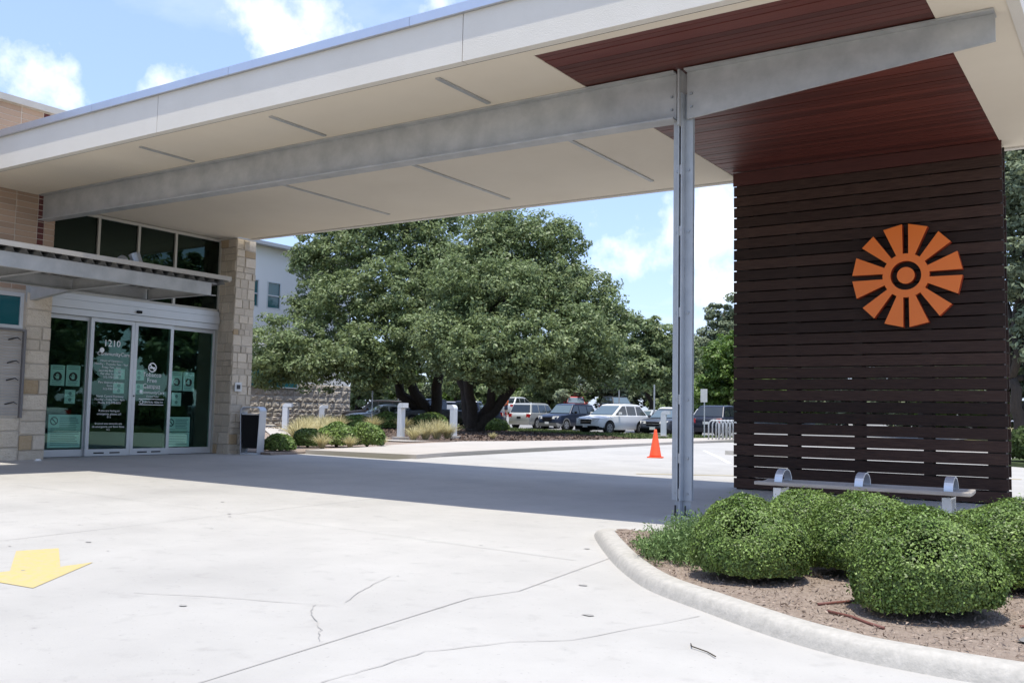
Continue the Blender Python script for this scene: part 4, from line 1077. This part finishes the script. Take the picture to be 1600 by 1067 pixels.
    MB().box(-.16, .16, -L-.045, -L-.035, cl+.12, cl+.27).build('number_plate', PLATE, t)
    MB().box(-.16, .16, L+.006, L+.014, tail*.63, tail*.63+.14).build('number_plate', BLK if col == 'silver' else PLATE, t)
    if kind == 'pickup': MB().box(-W*.84, W*.84, y_r0+.12, L-.14, bz-.0, bz+.004).build('cargo_bed', BLK, t)
    return t
def put(x, y): return (x, y, gz(x, y)+.012)
AW, TO = math.pi, 0.0
car('boxy', 'silver SUV seen from behind with red tail lights, left of the navy SUV', put(-36.2, 57.0), AW+R(2), 'silver', rails=True)
car('boxy', 'navy SUV with grey lower cladding facing us, left of the white crossover', put(-32.9, 55.8), TO+R(-4), 'navy', clad=True, rails=True)
car('suv', 'white crossover facing us with black grille in the front parking row', put(-24.75, 46.9), R(-11), 'white')
car('sedan', 'dark grey sedan facing us behind the orange traffic cone', put(-22.0, 48.4), TO+R(2), 'grey')
car('suv', 'dark navy SUV with red tail lights behind the bike rack', put(-19.4, 49.5), AW, 'darknavy')
car('suv', 'white crossover in the second row above the grey sedan', put(-29.0, 63.6), TO, 'white')
car('suv', 'white SUV in the second row above the dark navy SUV', put(-25.2, 62.9), AW, 'white')
car('sedan', 'silver sedan half hidden between white crossover and grey sedan', put(-26.7, 54.8), TO, 'lsilver')
car('pickup', 'bright red pickup truck on the raised far lot', put(-45.9, 79.2), R(34), 'red')
car('boxy', 'black SUV on the raised far lot right of the red pickup', put(-39.2, 75.2), R(50), 'black', rails=True)
car('suv', 'pale grey van on the far lot above the silver SUV', put(-49.8, 75.2), AW, 'lsilver')
car('boxy', 'dark brown SUV parked right of the stone wall end', put(-43.6, 48.6), R(-62), 'brown')
car('sedan', 'pale silver sedan parked in front of the dark brown SUV', put(-39.0, 43.9), R(-35), 'lsilver')
car('suv', 'silver wagon behind the pale silver sedan', put(-43.3, 52.3), R(-75), 'lsilver')
car('pickup', 'black pickup facing us behind the nearest bollard', put(-37.9, 46.6), R(-10), 'black')
car('boxy', 'dark blue SUV half hidden behind the left oak trunk', put(-40.0, 51.2), R(-50), 'blue')
car('pickup', 'navy pickup between the two oak trunks', put(-38.6, 51.6), R(-65), 'navy')
car('sedan', 'white sedan standing right of the frame, mirrored in the door glass', (3.2, 19.6, .005), R(68), 'white', group='cars by the entrance kerb')
car('suv', 'dark maroon car far off behind the left parked row', put(-61.0, 71.5), R(-60), 'maroon')

# ------------------------------------------------------------------ TREES
A = [(-39.97,36.84,4.49,2.08),(-41.66,36.98,3.81,1.54),(-37.77,37.16,3.93,1.94),(-35.33,37.6,3.92,1.8),(-40.7,39.6,7.5,1.5),(-41.6,39.9,9.9,1.3),(-40.59,40.7,10.39,2.12),(-37.64,41.38,11.41,2.09),(-35.61,42.8,10.89,1.97),(-37.93,39.19,6.99,2.01),(-35.12,39.81,7.64,2.15),(-33.01,39.09,4.66,1.9),(-34.92,37.96,3.6,1.2),(-33.94,42.89,9.07,1.86),(-37.31,43.82,13.58,1.96),(-39.93,42.1,13.13,1.96),(-42.4,41.7,12.9,1.5),(-35.5,44.5,13.6,1.9),(-36.5,47,9.5,2.2),(-33.5,46.5,7,2.2),(-39.5,46,8,2.2)]
B = [(-27.12,37.78,9.36,1.66),(-25.26,39.0,9.72,1.53),(-23.94,39.9,9.66,1.08),(-27.03,35.65,7.01,1.52),(-24.71,36.04,6.62,1.79),(-24.01,38.87,7.23,1.71),(-22.82,40.88,7.24,1.34),(-27.11,34.62,4.49,1.49),(-24.48,34.03,3.93,1.65),(-22.71,35.22,3.97,1.65),(-22.04,38.03,4.6,1.64),(-21.73,40.55,5.73,1.18),(-21.56,39.64,3.8,1.37),(-22.83,37.64,3.4,1.1),(-23.69,34.68,3.2,1.1),(-26.05,34.27,3.6,1.0),(-27.26,38.77,10.68,.98),(-28.5,40.5,8.2,1.8),(-26,42.5,7.5,1.9),(-24.2,43,5.2,1.7),(-27.5,36.7,5.6,1.5)]
TA, TB = (-37.2, 46.2, .1), (-28.6, 39.3, .1)
def oak_limbs(base, tops, lobes, r0):
    out_ = []
    for (tx, ty, tz) in tops:
        b0 = Vector(base)+Vector((random.uniform(-.25, .25), random.uniform(-.25, .25), 0))
        pts, rs = limb(b0, (tx, ty, tz), r0*1.0, r0*.62, 5, .18); rs[0] *= 1.35
        out_.append((pts, rs))
        near = sorted(lobes, key=lambda l: (Vector(l[:3])-Vector((tx, ty, tz))).length)[:8]
        for l in near: out_.append(limb((tx, ty, tz), l[:3], r0*.48, .05, 5, .35))
    return out_
tree('live_oak', 'big live oak with dark leaning trunks in front of the white office', 'tree', TA, A, 140000, .21, OAK,
     oak_limbs(TA, [(-37.9, 44.6, 3.4), (-35.6, 45.4, 4.2), (-39.4, 44.4, 3.6)], A, .43), twig=.75)
tree('live_oak', 'big live oak with several dark trunks beside the second bollard', 'tree', TB, B, 140000, .175, OAK,
     oak_limbs(TB, [(-29.3, 38.6, 3.6), (-27.3, 39.2, 2.6), (-26.4, 40.2, 2.9), (-28.2, 37.6, 3.4)], B, .33), twig=.62)
C_ = [(-28.29,57.85,6.33,1.52),(-27.23,58.62,5.7,1.52),(-28.6,56.6,4.52,1.28),(-27.1,58.87,3.98,1.3),(-27.29,56.33,3.86,1.26),(-26.0,58.6,5.2,1.3)]
tree('live_oak', 'smaller live oak leaning over the white crossover, right of the big oaks', 'tree', (-28.6, 59.5, .07), C_, 26000, .28, OAK, oak_limbs((-28.6, 59.5, .07), [(-28.3, 58.6, 3.2)], C_, .24), twig=.6)
G_ = [(-30.01,76.06,6.16,1.63),(-29.16,76.79,4.56,1.9),(-30.76,75.81,3.44,1.63),(-30.04,78.34,7.41,1.39),(-28.58,78.27,5.72,2.2),(-27.5,77.5,3.6,2.0),(-31.2,76.5,2.2,1.4)]
tree('young_tree', 'bright light-green young tree left of the slatted screen', 'tree', (-29.6, 77.4, gz(-29.6, 77.4)), G_, 26000, .30, LIME, oak_limbs((-29.6, 77.4, .8), [(-29.7, 77.2, 4)], G_, .15), twig=.7)
T_ = [(-40.81,104.39,13.3,2.09),(-42.15,103.84,9.56,2.61),(-39.73,107.73,11.3,3.04),(-43.16,103.45,6.57,2.61),(-39.76,105.73,6.65,2.98),(-44.45,103.64,8.1,2.26),(-38,106,8,3)]
tree('tall_tree', 'tall grey-green tree far behind the light-green young tree', 'tree', (-41.5, 106, 1), T_, 22000, .5, OAKG, oak_limbs((-41.5, 106, 1), [(-41, 105.5, 6)], T_, .3), twig=1.0)
R_ = [(-3.18,47.76,10.51,2.56),(-4.22,46.99,11.34,1.71),(-4.33,46.04,7.77,1.67),(-2.57,48.5,7.13,2.56),(-4.17,46.41,5.01,1.53),(-1.71,49.37,4.03,2.28),(-4.63,47.73,13.32,1.46),(-2.93,48.84,13.65,2.04),(-5.5,48.5,9,2),(-5.2,48.8,12,2)]
tree('roadside_oak', 'tall oak with a dark forked trunk right of the slatted screen', 'tree', (-4.6, 46.6, 0), R_, 40000, .25, OAKG,
     oak_limbs((-4.6, 46.6, 0), [(-4.9, 46.2, 3.0), (-4.3, 46.8, 3.4)], R_, .32), twig=.65)
# trees behind the car park and, to the right, those mirrored in the doors
rg = random.Random(3)
bgl = ['deep green tree behind the far car park seen above the brown SUV', 'pale green tree behind the far car park seen above the left bollards', 'light green tree seen through the gap between the oak trunks',
       'green tree behind the pale grey van', 'dark tree behind the red pickup', 'dark tree behind the black SUV of the far lot', 'round green tree right of the black SUV of the far lot', 'green tree behind the second-row white crossover',
       'green bushy tree behind the second-row white SUV', 'grey-green tree at the far left end of the tree line', 'tall green tree peeping over the left oak']
bgl += ['bushy tree beyond the end of the stone wall', 'dark tree behind the maroon car', 'tree filling the gap behind the silver SUV', 'tree behind the left parked row', 'tree closing the view left of the white crossover', 'tree behind the second row, nearest the steel column', 'low tree behind the dark navy SUV']
bgp = [(-66, 74), (-62, 84), (-60, 90), (-58, 92), (-54, 92), (-48, 90), (-41, 86), (-38, 90), (-33, 92), (-78, 72), (-72, 92), (-60, 64), (-70, 80), (-52, 84), (-55, 72), (-44, 82), (-36, 84), (-26, 82)]
for i, ((x, y), lb) in enumerate(zip(bgp, bgl)):
    s = rg.uniform(.85, 1.2); z0 = gz(x, y)
    lo = [(x+rg.uniform(-2.6, 2.6), y+rg.uniform(-2.6, 2.6), z0+rg.uniform(1.2, 5.4)*s, rg.uniform(1.5, 2.4)*s) for k in range(9)]
    tree('background_tree', lb, 'tree', (x, y, z0), lo, 9000, .5, (LIME if i in (0, 1, 2) else OAKG if i % 3 == 0 else OAK), oak_limbs((x, y, z0), [(x, y, z0+2.2)], lo[:5], .2), group='trees behind the car park', twig=.9)
for i, (x, y, lb) in enumerate(((6, 30, 'street oak right of the frame, mirrored in the doors'), (14, 24, 'second street oak right of the frame, mirrored in the doors'), (24, 33, 'far street oak right of the frame'), (3, 58, 'street oak across the road behind the screen'), (-12, 66, 'oak across the street behind the screen left side'))):
    lo = [(x+rg.uniform(-3.4, 3.4), y+rg.uniform(-3.4, 3.4), rg.uniform(3.2, 8.2), rg.uniform(1.5, 2.3)) for k in range(12)]
    tree('street_oak', lb, 'tree', (x, y, 0), lo, 16000, .34, OAK, oak_limbs((x, y, 0), [(x+.3, y, 3), (x-.6, y+.4, 3.2)], lo, .3), group='oaks along the street', twig=.7)

for i, (x, y) in enumerate(((-24, 78), (-19, 74), (-14.5, 76), (-10, 72), (-6, 74), (-1.5, 70), (3.5, 72), (9, 68), (15, 66))):
    lo = [(x+rg.uniform(-2.4, 2.4), y+rg.uniform(-2, 2), rg.uniform(.8, 6.2), rg.uniform(1.5, 2.3)) for k in range(12)]
    tree('hedgerow_tree', ['first', 'second', 'third', 'fourth', 'fifth', 'sixth', 'seventh', 'eighth', 'ninth'][i]+' tree from the left in the hedgerow across the street', 'tree', (x, y, gz(x, y)), lo, 8000, .5, LIME if i % 3 == 0 else OAKG, oak_limbs((x, y, gz(x, y)), [(x, y, 2.4)], lo[:4], .2), group='hedgerow across the street', twig=.9)
# ------------------------------------------------------------------ SHRUBS, HERB, GRASSES
def shrub(name, label, x, y, z, rx, ry, h, n, leafs, lm, group=None, seed=0, holes=0):
    t = thing(name, label, 'shrub', (x, y, z), group=group)
    rs = np.random.default_rng(seed+40)
    d = rand_dirs(n); d[:, 2] = np.abs(d[:, 2])*1.15-.42; d /= np.linalg.norm(d, axis=1)[:, None]
    ph = rs.uniform(0, 6.3, 12); kx = rs.normal(size=(12, 3))*2.6
    bumps = sum(np.sin(d@kx[i]+ph[i]) for i in range(12))*.018 + sum(np.sin(d@(kx[i]*3.3)+ph[-i]) for i in range(12))*.007
    rad = (1+1.35*bumps)*np.where(NP.random(n) < .8, NP.uniform(.945, 1.02, n), NP.uniform(.70, .95, n))
    rad += np.where(NP.random(n) < .045, NP.uniform(0, .11, n), 0)
    keep = np.ones(n, bool)
    for k in range(holes):
        c = rand_dirs(1)[0]; c[1] = -abs(c[1]); c[2] = abs(c[2])*.4+.05; c /= np.linalg.norm(c)
        keep &= ~(((d@c) > .965+.01*np.sin(8*ph[0])) & (NP.random(n) < .75))
    hh = h*.62
    P = np.stack([d[:, 0]*rad*rx, d[:, 1]*rad*ry, h-hh + d[:, 2]*rad*hh], 1)
    keep &= P[:, 2] > .015
    P, D = P[keep], d[keep]
    link('foliage', leaf_mesh('foliage', P, leafs, D, .4, .55, up=.5), lm, t)
    tw = MB()
    for k in range(16):
        a = rs.uniform(0, 6.3); q = rs.uniform(.5, .92); e_ = rs.uniform(.45, .9)
        tw.tube([(0, 0, -.02), (math.cos(a)*rx*.25*q, math.sin(a)*ry*.25*q, h*.25), (math.cos(a)*rx*q, math.sin(a)*ry*q, h*e_*.8)], [.014, .009, .003], 5)
    tw.build('stems', TWIG, t, kind='stuff')
    # dense inner mass of old twigs and leaves, the inner shade put into their dark colour
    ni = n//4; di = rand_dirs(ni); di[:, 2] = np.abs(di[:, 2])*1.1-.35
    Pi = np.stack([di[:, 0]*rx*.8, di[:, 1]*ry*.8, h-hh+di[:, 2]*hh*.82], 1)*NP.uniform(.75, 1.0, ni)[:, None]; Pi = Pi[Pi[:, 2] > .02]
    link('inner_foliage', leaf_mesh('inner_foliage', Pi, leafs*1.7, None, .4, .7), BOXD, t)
    return t
gp_ = 'clipped shrubs in the planter'
shrub('clipped_shrub', 'left clipped green shrub nearest the steel column', -1.99, 5.52, .06, .335, .35, .475, 52000, .0165, BOX, gp_, 1, 2)
shrub('clipped_shrub', 'small clipped shrub behind, seen between the left and middle shrubs', -1.98, 6.62, .05, .33, .34, .475, 34000, .0175, BOX, gp_, 2)
shrub('clipped_shrub', 'middle clipped shrub below the bench, behind the foremost one', -1.47, 6.10, .06, .345, .36, .485, 42000, .0175, BOX, gp_, 3)
shrub('clipped_shrub', 'foremost clipped shrub, bottom right of the planter with a dark hollow', -.915, 5.08, .06, .335, .34, .505, 60000, .0155, BOX, gp_, 4, 3)
shrub('clipped_shrub', 'rightmost clipped shrub cut by the right frame edge', -.64, 6.25, .06, .44, .42, .53, 44000, .0175, BOX, gp_, 5)
shrub('clipped_shrub', 'clipped shrub outside the right frame edge', .25, 5.7, .06, .42, .4, .55, 12000, .028, BOX, gp_, 6)
# feathery herb: many thin upright stems with small leaves
ht = thing('feathery_herb', 'loose bright green feathery herb at the planter tip', 'plant', (-2.62, 5.98, .05))
rs = np.random.default_rng(9); st_ = MB(); LP, LN = [], []
for k in range(230):
    bx, by = rs.normal(0, .125)+.01, rs.normal(0, .16)+.03
    if not inpoly(bx-2.62, by+5.98, BED): continue
    h_ = rs.uniform(.16, .36)*max(.4, 1-1.2*math.hypot(bx, by)); le = Vector((bx*.2+.03+rs.normal(0, .035), by*.2+rs.normal(0, .04), h_))
    b0 = Vector((bx, by, 0)); st_.tube([b0, b0+le*.5+Vector((0, 0, .01)), b0+le], [.004, .003, .0015], 4, cap=False)
    for q in range(55):
        s = rs.uniform(.15, 1.03); p = b0+le*s; LP.append((p.x+rs.normal(0, .022), p.y+rs.normal(0, .022), max(.004, p.z+rs.normal(0, .018))))
st_.build('stems', HERB, ht, kind='stuff')
link('foliage', leaf_mesh('foliage', np.array(LP), .026, None, .5, .28, up=.3), HERB, ht)
hl = thing('trailing_weed', 'low trailing weed creeping along the kerb at the planter tip', 'plant', (-2.93, 6.22, .05))
LP = np.stack([rs.normal(0, .09, 1800), rs.normal(0, .20, 1800), np.abs(rs.normal(0, .025, 1800))+.01], 1); LP[:, 0] -= LP[:, 1]*.55
LP = LP[[inpoly(p[0]-2.93, p[1]+6.22, BED) for p in LP]]
link('foliage', leaf_mesh('foliage', LP, .026, None, .5, .5, up=.8), BOXD, hl)
# drip hose pieces and weed fabric
for pts, lb in (([(-1.42, 4.93), (-1.36, 5.03), (-1.28, 5.16)], 'short brown drip hose piece on soil between the front shrubs'), ([(-1.33, 4.78), (-1.2, 4.72), (-1.1, 4.62), (-1.02, 4.56)], 'curved brown drip hose piece beside the kerb'),
               ([(-.52, 5.0), (-.4, 5.08), (-.2, 5.15)], 'brown drip hose piece on the weed fabric at right')):
    h = MB().tube([(x, y, bedz(x, y)+.008) for x, y in pts], .0075, 8).build('drip_hose', HOSE, smooth=True, label=lb, cat='hose', group='drip hose pieces in the planter')
sheet('landscape_fabric', [(-.50, 4.66), (-.44, 4.95), (-.3, 5.2), (.8, 5.3), (.8, 4.65), (-.3, 4.55)], .082, FABR, 5, kind=None, label='grey weed-barrier fabric sheet exposed at the right of the planter', cat='fabric')
# fallen twigs on the driveway
tg = MB().tube([(-1.72, 4.02, .006), (-1.69, 3.96, .01), (-1.60, 3.92, .007), (-1.54, 3.86, .009)], .003, 5).build('twig', TWIG, label='thin dry twig lying on the concrete near the kerb', cat='twig')
MB().hexa([(-16.02, 9.05, gz(-16, 9)+.0), (-15.90, 9.0, gz(-16, 9)), (-15.86, 9.1, gz(-16, 9)), (-15.98, 9.16, gz(-16, 9)), (-16.0, 9.07, gz(-16, 9)+.03), (-15.92, 9.04, gz(-16, 9)+.04), (-15.9, 9.09, gz(-16, 9)+.03), (-15.97, 9.13, gz(-16, 9)+.04)]).build('litter_paper', WHT, label='crumpled white paper at the foot of the limestone wall', cat='litter')

# shrubs by the pier and round shrubs before the far cars
SG = 'round shrubs beside the walk'
for (x, y, r, h, lb) in ((-16.15, 14.75, .33, .36, 'small dark shrub right beside the litter bin'), (-17.35, 16.75, .36, .46, 'low shrub second from the litter bin in the row beside the walk'), (-17.15, 17.55, .50, .60, 'middle shrub of the row beside the walk'), (-16.75, 18.25, .42, .62, 'rightmost round shrub of the row beside the walk'),
                         (-34.9, 39.6, .95, .95, 'round shrub before the silver sedan, right of the thin signpost'), (-35.8, 38.2, .85, .75, 'low round shrub left of the thin signpost'), (-33.6, 41.6, 1.05, .95, 'round shrub at the foot of the left oak'), (-30.3, 43.2, .8, .7, 'yellow-green shrub between the oak trunks')):
    shrub('round_shrub', lb, x, y, gz(x, y)+.05, r, r, h, 5200, .075 if y < 25 else .13, BOX, SG, int(-x*7))
for i, (x, y, r, h, lb) in enumerate(((-2.3, 27.0, .8, .9, 'street shrub at the kerb corner right of the screen'), (-.6, 27.0, .9, 1.3, 'street shrub second from the kerb corner'), (1.6, 25.6, 1.0, 1.4, 'street shrub beyond the right frame edge'),
        (3.8, 25.2, 1.0, 1.3, 'street shrub behind the white sedan'), (6, 24.4, 1.0, 1.5, 'street shrub behind the bonnet of the white sedan'), (8.2, 23.8, 1.1, 1.5, 'street shrub at the far end of the planting'), (-1.6, 30, 1.2, 1.6, 'tall street shrub in the second row'), (10.5, 23.4, 1.1, 1.4, 'last street shrub of the planting'))):
    shrub('street_shrub', lb, x, y, .1, r, r, h, 3500, .14, BOXD, 'street shrubs right of the screen', 60+i)
def tuft_mesh(seed, h=.62, n=260):
    rg = np.random.default_rng(seed); v, f = [], []
    for k in range(n):
        a = rg.uniform(0, 6.283); lean = rg.uniform(.1, 1.25)**.8; hh = h*rg.uniform(.55, 1.05)
        d = np.array([math.cos(a), math.sin(a), 0]); s_ = np.array([-d[1], d[0], 0])*.008
        p = d*rg.uniform(0, .07); i0 = len(v)
        for t in (0, .4, .75, 1.0):
            q = p+d*lean*hh*.95*t**1.6+np.array([0, 0, 1])*hh*(t-.36*lean*t**2.4); w = (1-t)**.6+.15
            v += [tuple(q-s_*w), tuple(q+s_*w)]
        f += [(i0+2*j, i0+2*j+1, i0+2*j+3, i0+2*j+2) for j in range(3)]
    me = bpy.data.meshes.new('blades'); me.from_pydata(v, [], f); me.update(); me.materials.append(STRAW); return me
TM = [tuft_mesh(s) for s in (1, 2, 3)]
TF = [(-16.45, 16.35, .72), (-16.25, 17.1, .62), (-18.4, 17.4, 1.2), (-19.6, 18.6, 1.3), (-21.87, 20.83, 1.3), (-19.75, 23.7, 1.0), (-20.31, 25.0, 1.25), (-20.61, 26.0, 1.35), (-20.6, 26.6, 1.2), (-16.9, 19.0, .55), (-19.76, 28.19, .5),
      (-26.5, 25.6, 1.3), (-28.6, 27.6, 1.4), (-31.4, 31.2, 1.4), (-33, 33, 1.4), (-34.2, 35.2, 1.4), (-33.2, 36.6, 1.4), (-32.3, 38, 1.4), (-31.3, 39.4, 1.2), (-36.2, 36.8, 1.5), (-38, 36.5, 1.5), (-22.8, 22.6, 1.2), (-24.4, 24.4, 1.2)]
TL = ['straw grass tuft low in front of the shrub row', 'straw grass tuft at the walk edge before the rightmost round shrub', 'straw grass tuft behind the shrub beside the bin', 'straw grass tuft left behind the shrub row', 'straw grass tuft further behind the shrub row',
      'pale grass tuft right at the nearest bollard base', 'tall grass tuft second from the nearest bollard', 'tallest grass tuft between the two white bollards', 'grass tuft left of the right-hand white bollard', 'small grass tuft at the walk edge right of the shrub row', 'tiny grass tuft right of the right-hand white bollard']
TL += ['straw grass tuft along the rough stone wall, number of look-alikes in a row']*0
for i, (x, y, s) in enumerate(TF):
    lb = TL[i] if i < len(TL) else 'straw-coloured feather grass tuft in the bed along the rough stone wall'
    o = thing('grass_tuft', lb, 'grass tuft', (x, y, gz(x, y)+.06), rz=i*1.3, group='feather grass tufts' if i < len(TL) else 'feather grass tufts along the stone wall'); o.scale = (s, s, s)
    link('blades', TM[i % 3], None, o)

# ------------------------------------------------------------------ PERSON far off behind the oak
def person(loc, rz):
    t = thing('person', 'person in an orange shirt and dark shorts standing beyond the right oak trunk', 'person', loc, rz)
    J = {'pelvis': (0, 0, .95), 'chest': (0, .01, 1.25), 'neck': (0, 0, 1.46), 'head': (0, -.02, 1.60), 'top': (0, -.01, 1.72), 'ls': (-.19, 0, 1.40), 'rs': (.19, 0, 1.40), 'le': (-.25, .03, 1.13), 're': (.24, -.03, 1.13),
         'lw': (-.24, -.08, .90), 'rw': (.22, -.20, .98), 'lh': (-.24, -.11, .80), 'rh': (.21, -.27, .92), 'lk': (-.10, -.04, .50), 'rk': (.10, .04, .50), 'la': (-.10, 0, .08), 'ra': (.11, .10, .08), 'lt': (-.11, -.15, .03), 'rt': (.12, -.05, .03), 'lhp': (-.1, 0, .9), 'rhp': (.1, 0, .9)}
    rad = {'pelvis': .14, 'chest': .15, 'neck': .055, 'head': .095, 'top': .06, 'ls': .06, 'rs': .06, 'le': .042, 're': .042, 'lw': .03, 'rw': .03, 'lh': .035, 'rh': .035, 'lk': .058, 'rk': .058, 'la': .042, 'ra': .042, 'lt': .035, 'rt': .035, 'lhp': .095, 'rhp': .095}
    E = [('pelvis', 'chest'), ('chest', 'neck'), ('neck', 'head'), ('head', 'top'), ('chest', 'ls'), ('chest', 'rs'), ('ls', 'le'), ('le', 'lw'), ('lw', 'lh'), ('rs', 're'), ('re', 'rw'), ('rw', 'rh'), ('pelvis', 'lhp'), ('pelvis', 'rhp'), ('lhp', 'lk'), ('lk', 'la'), ('la', 'lt'), ('rhp', 'rk'), ('rk', 'ra'), ('ra', 'rt')]
    ks = list(J); me = bpy.data.meshes.new('body'); me.from_pydata([J[k] for k in ks], [(ks.index(a), ks.index(b)) for a, b in E], []); me.update()
    o = link('body', me, SKIN, t); o.modifiers.new('skin', 'SKIN'); sub = o.modifiers.new('sub', 'SUBSURF'); sub.levels = sub.render_levels = 2
    if not me.skin_vertices: me.attributes
    for i, k in enumerate(ks):
        me.skin_vertices[0].data[i].radius = (rad[k], rad[k]*(.8 if k in ('chest', 'pelvis') else 1))
        me.skin_vertices[0].data[i].use_root = (k == 'pelvis')
    sh = MB(); sh.tube([(0, 0, .90), (0, 0, 1.1), (0, .01, 1.3), (0, 0, 1.45)], [.185, .18, .20, .10], 14); sh.tube([(-.17, 0, 1.40), (-.25, .02, 1.2)], [.085, .075], 10); sh.tube([(.17, 0, 1.40), (.245, -.02, 1.2)], [.085, .075], 10)
    sh.build('shirt', SHIRT, t, smooth=True)
    so = MB(); so.tube([(-.09, 0, .95), (-.10, -.03, .55)], [.125, .095], 10); so.tube([(.09, 0, .95), (.10, .03, .55)], [.125, .095], 10); so.build('shorts', SHORTS, t, smooth=True)
    MB().tube([(0, .0, 1.60), (0, .01, 1.68), (0, 0, 1.74)], [.10, .105, .05], 12).build('hair', HAIR, t, smooth=True)
person((-44.9, 65.9, gz(-44.9, 65.9)+.012), R(-40))
